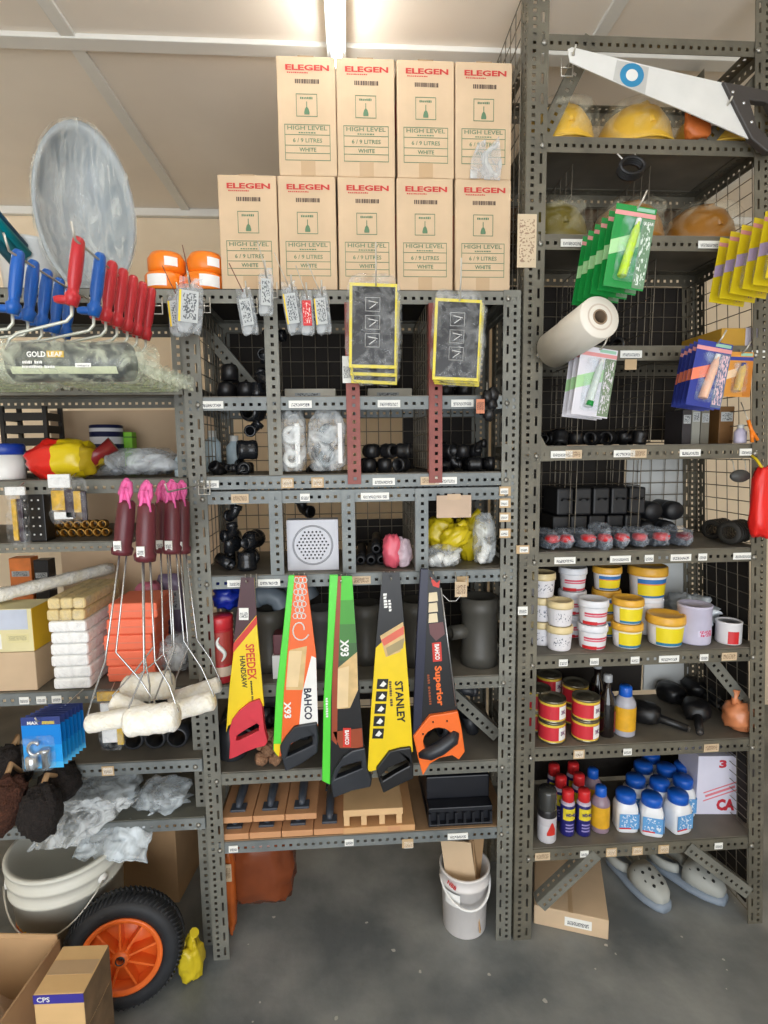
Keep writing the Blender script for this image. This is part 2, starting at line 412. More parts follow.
def bolt(parent, x, y, z):
    key = 'bolt'
    if key not in TAGM:
        me = G().lathe([(0, .004), (.006, .003), (.008, 0), (.008, -.001)], 8, R=aim((0, -1, 0))).mesh('bolt'); me.materials.append(mat('bolt_zinc', (150, 148, 140), .4, .7)); TAGM[key] = me
    return obj('bolt', TAGM[key], None, parent, (x, y, z))
# ------------------------------------------------------------------ centre rack
DC = .40
XA, XB = -.462, .503
rc = thing('steel_rack', 'grey slotted angle steel rack with small bins, between the left and right racks', 'rack', (0, YF, 0), 'slotted angle racks')
for (x, y, rz, nm) in ((XA, 0, 0, 'post'), (XB, 0, PI/2, 'post'), (XA, DC, -PI/2, 'post'), (XB, DC, PI, 'post')):
    angle(nm, m_steel, rc, 2.068, .05, (x, y, 0), (0, 0, rz))
ZC = dict(top=2.068, mid=1.772, bin=1.546, low=1.503, s580=1.251, s688=.912, s774=.632, s842=.403)
xa, xb = XA+.004, XB-.004
shelf(rc, xa, xb, .004, DC-.004, ZC['top'], m_steel, (), pm=m_dark)
shelf(rc, xa, xb, .004, DC-.004, ZC['mid'], m_steelb, ((216,), (303,), (390,), (462,)))
shelf(rc, xa, xb, .004, DC-.004, ZC['bin'], m_steelb, ((208,), (288, 3), (318, 3), (288, 1), (318, 1), (384,), (446,), (430, 2)))
shelf(rc, xa, xb, .004, DC-.004, ZC['low'], m_steelb, ((240, 4), (305, 1), (372,), (378,), ), panel=False)
shelf(rc, xa, xb, .004, DC-.004, ZC['s580'], m_steelb, ((235, 0), (266,), (360, 2), (463, 3, -.012), (386, 1)))
shelf(rc, xa, xb, .004, DC-.004, ZC['s688'], m_steel, ())
shelf(rc, xa, xb, .004, DC-.004, ZC['s774'], m_steel, ())
shelf(rc, xa, xb, .004, DC-.004, ZC['s842'], m_steelb, ((217, 1), (342, 1), (405, 3, -.015), (459, 0), (406, 1, -.02)), pm=mat('shelf_ply', (150, 120, 88), .7))
for X, mt, z0, z1 in ((-.235, m_steel, 1.546, 2.06), (-.008, m_red, 1.546, 2.06), (.232, m_red, 1.546, 2.06),
                      (-.24, m_steelb, 1.251, 1.50), (-.028, m_steelb, 1.251, 1.50), (.19, m_steelb, 1.251, 1.50)):
    d_ = angle('bin_divider', mt, rc, z1-z0, .038, (X+.004, -.004, z0-.03 if mt == m_red else z0), (0, 0, 0))
    wire_mesh('mesh_panel', rc, (X+.004, .02, z0+.01), (0, DC-.04, 0), (0, 0, z1-z0-.03), 8, 9 if z1 > 1.6 else 5)
wire_mesh('mesh_panel', rc, (XA+.03, .03, 1.26), (0, DC-.05, 0), (0, 0, .78), 8, 16)
wire_mesh('mesh_panel', rc, (XA+.04, DC-.008, .64), (XB-XA-.08, 0, 0), (0, 0, 1.39), 20, 28)
for z in (ZC[k_]-.025 for k_ in ZC):
    for x in (XA+.036, XB-.036): bolt(rc, x, -.003, z)
G().bb(XA+.03, XB-.03, DC+.004, DC+.012, 1.80, 2.03).build('backing_board', m_dark, rc)  # dark boards added to stand in for the shade inside the bins
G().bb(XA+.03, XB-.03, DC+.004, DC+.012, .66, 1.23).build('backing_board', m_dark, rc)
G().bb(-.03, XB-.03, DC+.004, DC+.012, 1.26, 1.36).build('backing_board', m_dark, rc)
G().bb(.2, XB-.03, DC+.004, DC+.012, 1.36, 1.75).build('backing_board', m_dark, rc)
bpy.context.view_layer.update()
# price labels taped to the posts
p_r = [o for o in rc.children if o.name.startswith('post')][1]
for py in (491, 503, 517, 533): price_tag(p_r, at(505, py, YF-.004).x, at(505, py, YF).z, YF-.0045, rc, .034, .028, 2); price_tag(p_r, at(504, py, YF-.004).x, at(505, py, YF).z, YF-.0062, rc, .024, .017, 0)
d_r = [o for o in rc.children if o.name.startswith('bin_divider')][1]
price_tag(d_r, at(347, 370, YF).x, at(347, 370, YF).z, YF-.0075, rc, .026, .075, 0)
# cross braces behind
def flatbar(name, parent, mt, a, b, w_=.04):
    """slotted angle from point a to point b in the XZ plane of the rack"""
    a, b = Vector(a), Vector(b); L = (b-a).length; d = (b-a).normalized(); nrm = Vector((0, 1, 0)); sd = nrm.cross(d)
    Rm = Matrix((sd, nrm, d)).transposed()
    return angle(name, mt, parent, L, w_, a, Rm)
flatbar('diagonal_brace', rc, m_steel, (at(448, 688, YF+.2).x, .10, .83), (XB-.01, .10, .67))
flatbar('diagonal_brace', rc, m_steel, (-.43, .25, 2.0), (-.26, .12, 1.79))
# ------------------------------------------------------------------ right rack
DR = .34
XC, XD = .512, 1.30
rr = thing('steel_rack', 'tall olive grey steel rack on the right with tubs, cans and glue packs', 'rack', (0, YF, 0), 'slotted angle racks')
LENS_SLANT = .058                                     # far upright built aslant to match the lens-distorted image
def xd(z): return 1.372 - LENS_SLANT*z
HR = 2.87
angle('post', m_steeld, rr, HR, .058, (XC, -.004, 0), (0, 0, 0))
angle('post', m_steeld, rr, HR, .05, (XC, DR, 0), (0, 0, -PI/2))
lens_slant = Matrix.Rotation(-math.atan(LENS_SLANT), 3, 'Y')
angle('post', m_steeld, rr, HR, .05, (1.372, -.004, 0), lens_slant @ Matrix.Rotation(PI/2, 3, 'Z'))
angle('post', m_steeld, rr, HR, .05, (1.372, DR, 0), lens_slant @ Matrix.Rotation(PI, 3, 'Z'))
ZR = [2.750, 2.486, 2.224, 1.913, 1.621, 1.298, .973, .667, .320]
RTAGS = [(), (), ((565,), (695,)), ((625,), (752, 0), (625, 3, -.03)), ((560,), (572, 4), (622,), (636, 4), (687,), (746,)),
         ((566,), (622,), (651, 1), (683,), (705, 1), (746,)), ((567, 1), (599, 1), (641, 1), (676, 0), (712, 1), (738, 4)),
         ((586, 3), (637, 1), (725, 4), (586, 1)), ((550, 4), (595, 1), (624, 3), (652, 3), (680, 3), (739, 1), (624, 1), (652, 1), (681, 1))]
for z, tg in zip(ZR, RTAGS):
    shelf(rr, XC+.004, xd(z)-.004, .0, DR-.004, z, m_steeld, tg, panel=(z < 2.7), w_=.04)
p_l = [o for o in rr.children if o.name.startswith('post')][0]
flatbar('diagonal_brace', rr, m_steeld, (XC+.02, .012, 2.46), (.68, .012, 2.76))
flatbar('diagonal_brace', rr, m_steeld, (1.02, .012, 2.49), (1.24, .012, 2.73))
flatbar('diagonal_brace', rr, m_steel, (at(536, 912, YF).x, -.006, .13), (at(592, 855, YF).x, -.006, .305))
flatbar('diagonal_brace', rr, m_steel, (at(690, 855, YF).x, -.006, .31), (1.33, -.006, .13))
flatbar('diagonal_brace', rr, m_steel, (at(722, 668, YF).x, .05, .94), (1.33, .05, .76))
G().prism([(XC+.055, 1.575), (XC+.055, 1.66), (XC+.075, 1.625), (XC+.10, 1.575)], .002, .005).build('corner_plate', m_steeld, rr)
def rr_mesh(z0, z1, nu=7, nv=5, back=True, side=True, xs=()):
    X = xd(z0)-.035
    if side: wire_mesh('mesh_panel', rr, (X, .02, z0+.01), (0, DR-.03, 0), ((xd(z1)-xd(z0)), 0, z1-z0-.06), 6, nv)
    if back: wire_mesh('mesh_panel', rr, (XC+.03, DR-.008, z0+.01), (X-XC-.03, 0, 0), (0, 0, z1-z0-.06), 14, nv)
    for x in xs: wire_mesh('mesh_panel', rr, (x, .09, z0+.01), (0, DR-.11, 0), (.004, 0, (z1-z0)*.85), 5, nv)
rr_mesh(2.224, 2.486, xs=(.68, .92))
rr_mesh(1.913, 2.224, xs=(.75, .95))
rr_mesh(1.621, 1.913, xs=(.72, .96))
rr_mesh(1.298, 1.621, nv=6, xs=(.72, .93))
rr_mesh(.973, 1.298, back=False)
rr_mesh(.667, .973, back=False); rr_mesh(.320, .667, nv=9, back=False); rr_mesh(.02, .320)
wire_mesh('mesh_panel', rr, (XC-.012, .02, 2.05), (0, DR-.03, 0), (0, 0, .8), 6, 16)
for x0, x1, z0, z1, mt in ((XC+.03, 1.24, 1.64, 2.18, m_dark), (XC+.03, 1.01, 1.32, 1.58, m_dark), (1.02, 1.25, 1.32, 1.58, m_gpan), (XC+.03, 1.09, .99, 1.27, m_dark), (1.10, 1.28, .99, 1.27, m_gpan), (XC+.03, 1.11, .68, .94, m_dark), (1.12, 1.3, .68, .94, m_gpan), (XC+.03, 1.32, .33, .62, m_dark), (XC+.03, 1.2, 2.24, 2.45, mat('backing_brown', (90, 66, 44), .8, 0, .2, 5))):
    G().bb(x0, x1, DR+.004, DR+.012, z0, z1).build('backing_board', mt, rr)  # the dark ones are added to deepen the shade behind the goods
g = G(); g.add([(xd(z_)-.012+dx, y_, z_) for z_ in (.02, 1.26) for y_ in (.06, DR-.06) for dx in (0, .005)], [(0, 1, 3, 2), (4, 6, 7, 5), (0, 4, 5, 1), (2, 3, 7, 6), (0, 2, 6, 4), (1, 5, 7, 3)]); g.build('added_dark_board', m_dark, rr)  # added dark board, blackens the view through the side mesh
for z in ZR:
    for x in (XC+.045, xd(z)-.04): bolt(rr, x, -.008, z-.03)
bpy.context.view_layer.update()
pc_ = price_tag(p_l, at(526, 242, YF).x, at(526, 242, YF).z, YF-.0075, rr, .055, .145, 1); pc_.data.materials[0] = printed('post_card_print', (208, 188, 158), (156, 128, 106), 2.2, 9, .56, .1, .9)
for py, q in ((549, 3), (610, 1)):
    price_tag(p_l, at(522, py, YF).x, at(522, py, YF).z, YF-.0075, rr, .04 if q == 3 else .03, .026, 2 if q == 3 else 0)
price_tag(p_l, at(523, 549, YF).x, at(523, 549, YF).z, YF-.0092, rr, .026, .017, 0)
# ------------------------------------------------------------------ left rack
DL = .46
XE = -1.45
rl = thing('steel_rack', 'grey steel rack on the left, crowded with rollers, packets and boxes', 'rack', (0, YF, 0), 'slotted angle racks')
xe, xf = XE+.004, XA-.006
angle('post', m_steel, rl, 2.068, .05, (XE, 0, 0), (0, 0, 0)); angle('post', m_steel, rl, 2.068, .05, (XE, DL, 0), (0, 0, -PI/2))
angle('post', m_steel, rl, 2.068, .05, (XA-.004, DL, 0), (0, 0, PI))
angle('post', m_steel, rl, 2.068, .04, (XA-.006, .055, 0), (0, 0, PI/2))
ZL = dict(top=2.068, s388=1.818, s487=1.541, s548=1.362, s697=.915, s771=.682, s830=.490)
shelf(rl, xe, xf, .004, DL-.004, ZL['top'], m_steel, (), pm=m_dark)
shelf(rl, xe, xf, .004, DL-.004, ZL['s388'], m_steel, ())
shelf(rl, xe, xf, .004, DL-.004, ZL['s487'], m_steel, ())
shelf(rl, xe, at(112, 548, YF).x, .004, DL-.004, ZL['s548'], m_steel, (), w_=.024)
shelf(rl, xe, xf, .004, DL-.004, ZL['s697'], m_steelb, ((6, 1), (24, 1), (40, 1)))
shelf(rl, xe, xf, .004, DL-.004, ZL['s771'], m_steelb, ((88, 3), (88, 1)))
shelf(rl, xe, xf, .004, DL-.004, ZL['s830'], m_steelb, (), pm=mat('shelf_sheet_dull', (98, 98, 88), .6))
G().bb(-1.06, xf-.02, DL-.03, DL-.02, ZL['s388']-.30, ZL['s388']-.05).build('backing_board', m_board, rl)
G().bb(-1.06, xf-.02, DL-.03, DL-.02, ZL['s697']+.17, ZL['s487']-.05).build('backing_board', m_board, rl)
for z in ZL.values(): bolt(rl, xf-.02, .0, z-.025)
# ------------------------------------------------------------------ boxes stacked on top of the centre rack
m_kraft = mat('kraft_board', (206, 180, 148), 0.85, 0, 0.06, 10, 0.03)
m_kraftd = mat('kraft_dark', (176, 142, 104), 0.85, 0, 0.08, 10, 0.03)
m_tape = mat('packing_tape', (190, 160, 124), 0.3, 0, 0.04, 6)
m_inkr = mat('ink_red', (196, 62, 58), 0.8); m_inkg = mat('ink_green', (96, 128, 98), 0.8); m_inkk = mat('ink_brown', (92, 76, 66), 0.8)
m_white = mat('white_plastic', (236, 236, 232), 0.4, 0, 0.03); m_black = mat('black_plastic', (22, 22, 24), 0.4, 0, 0.3)
m_paper = mat('white_paper', (240, 240, 238), 0.8, 0, 0.02)
BW, BH, BD = .1615, .309, .34
def make_carton():
    t = thing('cardboard_box', None, 'box', (0, 0, 0), 'tall brown cistern boxes stacked on the centre rack')
    G().bb(-BW/2, BW/2, 0, BD, 0, BH).build('body', m_kraft, t, bevel=.003)
    G().bb(-.022, .022, -.0006, BD*.6, BH-.001, BH+.0008).build('tape', m_tape, t)
    G().bb(-.02, .02, -.0008, .0004, 0.002, BH*.13).build('tape', m_tape, t)
    g = G(); g.bb(-BW/2-.0008, -BW/2, .03, BD-.04, BH*.42, BH*.72); g.build('side_print', m_inkr, t)
    e = -.0008
    txt(t, 'ELEGEN', (0.004, e, BH*.905), BH*.048, m_inkr, w_=BW*.74, bold=.035)
    txt(t, 'INSPIRATION', (-BW*.14, e, BH*.863), BH*.012, m_inkr, w_=BW*.36)
    g = G(); rb = random.Random(5); x = -BW*.19
    while x < BW*.2:
        k = rb.uniform(.0012, .0042); g.bb(x, x+k, e, e+.0008, BH*.775, BH*.81); x += k+rb.uniform(.0008, .002)
    g.build('barcode', m_inkk, t)
    g = G()
    def frame(x0, x1, z0, z1, lw=.0016):
        g.bb(x0, x1, e, 0, z0, z0+lw); g.bb(x0, x1, e, 0, z1-lw, z1); g.bb(x0, x0+lw, e, 0, z0, z1); g.bb(x1-lw, x1, e, 0, z0, z1)
    frame(-BW*.18, BW*.18, BH*.50, BH*.69)
    frame(-BW*.39, BW*.39, BH*.13, BH*.435)
    for zz in (.345, .255, .19): g.bb(-BW*.39, BW*.39, e, 0, BH*zz, BH*zz+.0015)
    g.bb(-.0012, .0012, e, 0, BH*.58, BH*.625)
    g.build('frame_print', m_inkg, t)
    g = G(); g.prism([(0, BH*.585), (.005, BH*.565), (.0075, BH*.535), (.007, BH*.518), (-.007, BH*.518), (-.0075, BH*.535), (-.005, BH*.565)], e, 0); g.build('valve_picture', m_inkg, t)
    txt(t, 'FITTING', (0, e, BH*.655), BH*.022, m_inkg, w_=BW*.22)
    txt(t, 'HIGH LEVEL', (0, e, BH*.405), BH*.036, m_inkg, w_=BW*.68, bold=.01)
    txt(t, 'CISTERN', (0, e, BH*.365), BH*.012, m_inkg, w_=BW*.3)
    txt(t, '6 / 9 LITRES', (0, e, BH*.30), BH*.036, m_inkg, w_=BW*.5, bold=.012)
    txt(t, 'WHITE', (0, e, BH*.222), BH*.034, m_inkg, w_=BW*.29, bold=.02)
    return t
cart = make_carton(); ck = list(cart.children)
zb = ZC['top']+.0015
row = [(249, 0), (308, 0), (367, 0), (425, 0), (483, 0), (307, 1), (366, 1), (426, 1), (484, 1)]
words = ['leftmost box of the bottom row', 'second box from the left in the bottom row', 'middle box of the bottom row', 'fourth box of the bottom row', 'last box of the bottom row beside the right rack',
         'leftmost box of the top row', 'second box of the top row, under the lamp', 'third box of the top row', 'last box of the top row with white sleeves on it']
for i, ((px, lv), wd) in enumerate(zip(row, words)):
    b = cart if i == 0 else copy_tree(cart, None, ck)
    b.location = (at(px, 240 if lv == 0 else 120, YF+.025).x, YF+.025+(.004 if lv else 0), zb+lv*(BH+.002)); b.rotation_euler.z = rs.uniform(-.004, .004)
    b['label'] = 'brown cistern box, '+wd
# crumpled clear sleeves stuck on the last top box
m_clear = clear('clear_film'); m_milky = clear('milky_film', (216, 220, 222), .22, .75, 18)
t = thing('plastic_sleeves', 'white translucent plastic sleeves stuck on the front of a top row box', 'plastic sleeve', at(484, 178, YF+.02))
pxpoly(t, 'sleeve', [(470, 178), (471, 160), (478, 143), (486, 139), (485, 178)], YF+.018, .004, m_milky)
pxpoly(t, 'sleeve', [(484, 179), (485, 152), (499, 136), (502, 165), (500, 180)], YF+.014, .004, m_milky)
# ------------------------------------------------------------------ hand saws
YS = 1.525
m_hook = mat('hook_wire', (196, 192, 182), .35, .6)
def hook(label, px, py, y_back, y_front, lift=.012, drop=.0, group='wire display hooks', double=False, r=.0022):
    """wire prong from the rack beam towards the camera, its tip turned up"""
    p = at(px, py, y_front)
    t = thing('display_hook', label, 'hook', (p.x, y_back, p.z), group)
    L = y_back-y_front
    G().tube([(0, -.004, -drop), (0, -L*.9, -drop*.2), (0, -L, 0), (0, -L-.012, lift), (0, -L-.016, lift*1.7)], r, 6).build('prong', m_hook, t)
    g = G(); w2 = .016
    g.tube([(-w2, -.003, .012), (-w2, -.003, -.03), (w2, -.003, -.03), (w2, -.003, .012)], r*.9, 6)
    g.tube([(-w2, -.003, -.012), (w2, -.003, -.012)], r*.8, 6); g.tube([(0, -.003, .012), (0, -.003, -.03)], r*.8, 6)
    g.build('clip', m_hook, t)
    return t
sm = dict(yellow=mat('sleeve_yellow', (236, 204, 22), .35, 0, .04), maroon=mat('sleeve_maroon', (66, 26, 34), .4), red=mat('sleeve_red', (206, 52, 40), .4, 0, .04),
          green=mat('sleeve_green', (86, 214, 62), .35, 0, .04), orange=mat('sleeve_orange', (236, 104, 40), .35, 0, .04), white=m_white, black=mat('sleeve_black', (19, 18, 20), .35),
          dgreen=mat('sleeve_dull_green', (70, 142, 62), .4), brown=mat('sleeve_brown_red', (150, 66, 34), .4), wood=mat('wood_print', (214, 182, 128), .6, 0, .12, 30),
          navy=mat('sleeve_navy', (34, 36, 58), .35), rubber=mat('handle_rubber', (38, 41, 47), .38, 0, .15), redh=mat('handle_red', (206, 52, 66), .4), orangeh=mat('handle_orange', (242, 112, 40), .38, 0, .04), steel=mat('saw_steel', (186, 188, 190), .3, .8))
def saw(label, px, py):
    p = at(px, py, YS); hook('wire hook of the '+label.split(',')[0], px, py, YF-.004, YS-.004, .006, group='saw hooks', r=.0018)
    return thing('hand_saw', label, 'saw', (p.x, YS+.004, p.z), 'hand saws hanging in a row')
e1, e2 = YS-.0007, YS-.0012
t = saw('yellow and maroon sleeved hand saw, red handle', 247, 583)
pxpoly(t, 'sleeve', [(241, 578), (254, 578), (256.5, 620), (264, 706), (228, 726), (226, 733), (229, 690), (234, 648)], YS, .008, sm['yellow'], .001)
pxpoly(t, 'sleeve_top', [(241, 577.5), (254, 577.5), (256.6, 615), (233.5, 643)], e1, .0008, sm['maroon'])
pxpoly(t, 'stripe', [(256.7, 616), (257, 624), (233, 653), (233.5, 643.5)], e1, .0008, sm['red'])
pxpoly(t, 'sticker', [(239, 608), (248.5, 608), (248.5, 620), (239, 620)], e2, .0006, m_tag)
pxtxt(t, 'SPEEDEX', 251, 662, e2, 38, 9, sm['red'], -88, .02); pxtxt(t, 'HANDSAW', 243.5, 672, e2, 34, 5.5, m_black, -88, .02)
pxtxt(t, 'HARDPOINT TEETH', 252, 692, e2, 24, 2, m_black, -88); G().build('x', None) if False else None
pxpoly(t, 'handle', [(259, 699.5), (262, 706), (264, 728), (267.5, 742), (265, 746), (256, 748), (246, 752), (236, 757), (229, 759), (230, 744), (229, 731), (232, 720), (239, 711), (249, 703)], YS-.010, .026, sm['redh'], .004,
       holes=[[(236, 741), (236.5, 736), (247, 729), (257, 723.5), (259, 725), (258.5, 731), (248, 736), (240, 740)]])
t = saw('orange, green and white sleeved hand saw, black handle', 297, 582)
pxpoly(t, 'sleeve', [(289, 576), (306, 576), (312, 622), (316, 655), (318, 726), (290, 745), (280, 757), (274, 750), (277, 690), (284, 630)], YS, .008, sm['orange'], .001)
pxpoly(t, 'spine', [(288.5, 575.5), (294.5, 575.5), (289.5, 630), (284, 690), (281, 746), (277, 756), (273, 750), (276, 690), (283, 630)], YS-.002, .012, sm['green'], .002)
pxpoly(t, 'tip', [(274, 744), (280.5, 744), (279, 757), (274, 751)], YS-.0028, .0007, sm['yellow'])
pxpoly(t, 'white_panel', [(311.5, 656), (316, 658), (318, 724), (299, 728), (302, 694)], e1, .0008, sm['white'])
pxpoly(t, 'wood_panel', [(290, 650), (307, 646), (303, 690), (286, 690)], e1, .0008, sm['wood'])
pxpoly(t, 'wood_panel', [(289, 651), (302, 651), (298, 687), (286, 687)], e2, .0006, mat('wood_print_light', (228, 202, 156), .6))
g = G(); L0 = t.location
for j in range(7):
    for i in range(3):
        c = at(296.5+i*4.1+(2 if j % 2 else 0)-j*.2, 580+j*6.0, e2)-L0
        if i == 2 and j % 2: continue
        g.tube([c+Vector((math.cos(a)*.0068, 0, math.sin(a)*.0085)) for a in [k*PI/3 for k in range(7)]], .0016, 4, False)
c = at(300, 630, e2)-L0
g.tube([c+Vector((math.cos(a)*(.012+a*.0026), 0, math.sin(a)*(.018+a*.0026))) for a in [k*.45 for k in range(14)]], .0022, 4, False)
g.build('hexagon_print', sm['white'], t)
pxtxt(t, 'BAHCO', 308, 704, e2, 34, 8, sm['navy'], -90, .03); pxtxt(t, 'X93', 287.5, 710, e2, 18, 7.5, sm['white'], -90, .04)
pxpoly(t, 'handle', [(294, 727), (305, 725), (317, 723), (318.5, 740), (317.5, 753), (302, 764), (285.5, 772), (282, 760), (279.5, 747), (285, 738)], YS-.010, .026, sm['rubber'], .004,
       holes=[[(287, 757), (291, 744), (300, 739.5), (312, 736), (312.5, 745), (300, 751)]])
t = saw('bright green and black sleeved hand saw with a red brown stripe', 341, 583)
pxpoly(t, 'sleeve', [(330, 576), (352, 576), (357, 640), (360, 700), (365, 756), (341, 764), (329, 786), (322, 780), (324, 700), (328, 630)], YS, .008, sm['black'], .001)
pxpoly(t, 'upper_panel', [(337, 576), (352, 576), (357, 652), (335, 672)], e1, .0008, banded('green_fade', [(0, (64, 84, 60)), (.12, (66, 104, 60)), (.3, (70, 128, 60)), (.5, (74, 158, 58)), (.75, (82, 200, 60))]))
pxpoly(t, 'spine', [(329.5, 575), (338, 575), (334, 640), (331, 700), (330, 785), (322, 781), (323.5, 700), (327.5, 630)], YS-.002, .012, sm['green'], .002)
pxpoly(t, 'stripe', [(338, 576), (341.5, 576), (338, 672), (337, 745), (331.5, 740), (332, 690), (334, 640)], e2, .0006, sm['brown'])
pxpoly(t, 'wood_panel', [(338, 668), (357, 652), (358, 690), (350, 708), (337, 709)], e2, .0006, sm['wood'])
pxpoly(t, 'wood_panel', [(338, 669), (349, 666), (348, 707), (337, 708)], e2-.0006, .0005, mat('wood_print_light', (228, 202, 156), .6))
pxpoly(t, 'red_glow_panel', [(333, 732), (362, 728), (363, 748), (340, 748)], e2, .0006, sm['brown'])
pxpoly(t, 'logo_tag', [(343, 728), (351, 728), (351, 747), (343, 747)], e2-.0006, .0005, sm['red']); pxtxt(t, 'BAHCO', 347, 737.5, e2-.0013, 16, 4.5, sm['white'], -90, .04)
pxtxt(t, 'X93', 344.5, 648, e2-.0004, 18, 9, sm['white'], -90, .04); pxtxt(t, 'SUPERCUT', 327, 708, YS-.0028, 22, 2.6, sm['white'], -90)
pxpoly(t, 'handle', [(343, 757), (352, 751), (365, 748), (367.5, 770), (372, 779), (371, 787), (352, 791), (333, 798.5), (330.5, 783), (334, 770)], YS-.010, .026, sm['rubber'], .004,
       holes=[[(335.5, 779), (342, 767), (361, 761.5), (361.5, 768.5), (348, 774)]])
t = saw('yellow and black sleeved hand saw with five black pictograms', 391, 580)
pxpoly(t, 'sleeve', [(383, 573), (399, 573), (404, 625), (409, 690), (413, 752), (388, 758), (377, 770), (367.5, 772), (371, 710), (376, 645)], YS, .008, sm['yellow'], .001)
pxpoly(t, 'sleeve_top', [(382.5, 572.5), (399.5, 572.5), (404.3, 626), (384, 640), (375.5, 648)], e1, .0008, sm['black'])
pxpoly(t, 'saw_picture', [(380, 636), (403, 622), (405, 640), (400, 652), (386, 657)], e2, .0006, sm['wood'])
pxpoly(t, 'saw_picture', [(381, 640), (404, 626), (404, 634), (384, 646)], e2-.0006, .0005, mat('salmon_print', (222, 112, 92), .6))
pxpoly(t, 'saw_picture', [(386, 648), (404, 638), (403, 648), (388, 656)], e2-.0006, .0005, mat('grey_print', (168, 152, 112), .6))
for i in range(5):
    x, y = 381.5-i*1.1, 684+i*12.4
    pxpoly(t, 'pictogram', [(x-4, y-5), (x+7, y-5), (x+6, y+5), (x-5, y+5)], e1, .0008, m_black)
    pxpoly(t, 'pictogram_mark', [(x-2, y+2), (x+2, y-3), (x+5, y), (x+2, y+3)], e2, .0006, sm['white'])
pxtxt(t, 'STANLEY', 400, 702, e2, 46, 8.5, m_black, -87, .03); pxtxt(t, 'OPP-CUT SAW', 391, 694, e2, 28, 3, m_inkk, -87)
pxtxt(t, 'HEAVY', 385.5, 601, e2, 16, 4, sm['white'], -86, .02); pxtxt(t, 'DUTY', 390, 606, e2, 13, 3, sm['white'], -86, .02)
pxpoly(t, 'handle', [(389, 752), (400, 749), (411, 747.5), (413.5, 765), (413.5, 779), (400, 785), (383.5, 793.5), (379, 781), (376, 769)], YS-.010, .026, mat('handle_black', (26, 26, 28), .3), .004,
       holes=[[(380.5, 777), (389, 768), (408, 759.5), (409, 766), (396, 773), (383, 781)]])
t = saw('black sleeved hand saw with orange handle and orange lettering', 431, 580)
pxpoly(t, 'sleeve', [(421, 570), (430, 570), (440, 584), (448, 640), (458, 712), (430, 722), (414, 738), (414.5, 700), (417, 640)], YS, .008, sm['black'], .001)
pxpoly(t, 'spine', [(420.5, 569), (428.5, 569), (426, 640), (421, 735), (413, 738), (414, 700), (416.5, 640)], YS-.003, .014, sm['navy'], .002)
for i in range(3): pxpoly(t, 'wood_block_picture', [(429, 593+i*10.5), (437, 592+i*10.5), (438, 601+i*10.5), (428.5, 602+i*10.5)], e1, .0008, mat('wood_print_pale', (226, 210, 176), .6))
pxpoly(t, 'arrow_picture', [(430, 577), (437, 583), (440, 580), (439, 588), (433, 586)], e1, .0008, sm['red'])
pxpoly(t, 'blade_picture', [(429, 624), (443, 622), (445, 634), (436, 641), (430, 634)], e1, .0008, mat('dusk_print', (110, 72, 74), .5))
pxpoly(t, 'logo_tag', [(432, 643), (441, 642), (442, 661), (433, 662)], e1, .0008, sm['red']); pxtxt(t, 'BAHCO', 437.2, 652, e2, 17, 5, sm['white'], -87, .04)
pxtxt(t, 'Superior', 438.5, 686, e2, 44, 9.5, sm['orangeh'], -86, .035); pxtxt(t, 'ERGO HANDSAW', 429.5, 690, e2, 34, 2.6, mat('ink_dull_orange', (150, 74, 38), .6), -86)
g = G(); P1, P2 = at(441, 588, YS-.004)-t.location, at(456, 706, YS-.004)-t.location
g.tube([P1, P2], .0022, 6); g.build('blade_edge', sm['steel'], t)
pxpoly(t, 'handle', [(413.5, 737), (421, 727), (430, 716), (444, 714), (458, 711.5), (462, 730), (465, 752), (459, 760), (452, 755.5), (440, 758), (430, 764), (423, 776), (418, 758)], YS-.012, .024, sm['orangeh'], .003,
       holes=[[(438+15*math.cos(a)*math.cos(.35)+13*math.sin(a)*math.sin(.35), 741+13*math.sin(a)*math.cos(.35)-15*math.cos(a)*math.sin(.35)) for a in [k*PI/8 for k in range(16)]]])
g = G(); ctr = at(438, 748, YS-.004)-t.location
g.tube([at(420, 753, YS)-t.location, at(430, 753, YS-.012)-t.location, at(440, 748, YS-.012)-t.location, at(452, 739, YS-.008)-t.location, at(455, 731, YS)-t.location], [.016, .021, .022, .022, .016], 12); g.build('grip', sm['rubber'], t)
for p in ((433, 722), (447, 721), (423, 734)): G().lathe([(0, .003), (.0025, .002), (.003, 0)], 8, at(p[0], p[1], YS-.0125)-t.location, aim((0, -1, 0))).build('rivet', m_black, t)
t = thing('price_tag', 'small paper price tag on a loop under the rack beam, beside the orange handled saw', 'tag', at(461, 582, YS+.03))
pxpoly(t, 'card', [(455, 582), (467, 582), (467, 597), (455, 597)], YS+.03, .002, m_tagc)
G().tube([at(456, 583, YS+.031)-t.location, at(455, 572, YF-.006)-t.location], .0014, 5).build('loop', m_hook, t)
G().tube([at(466, 583, YS+.031)-t.location, at(467, 572, YF-.006)-t.location], .0014, 5).build('loop', m_hook, t)
G().tube([at(461, 595, YS+.03)-t.location, at(456, 601, YS+.03)-t.location, at(449, 601, YS+.015)-t.location, at(442, 594, YS)-t.location], .001, 4).build('string', m_paper, t)
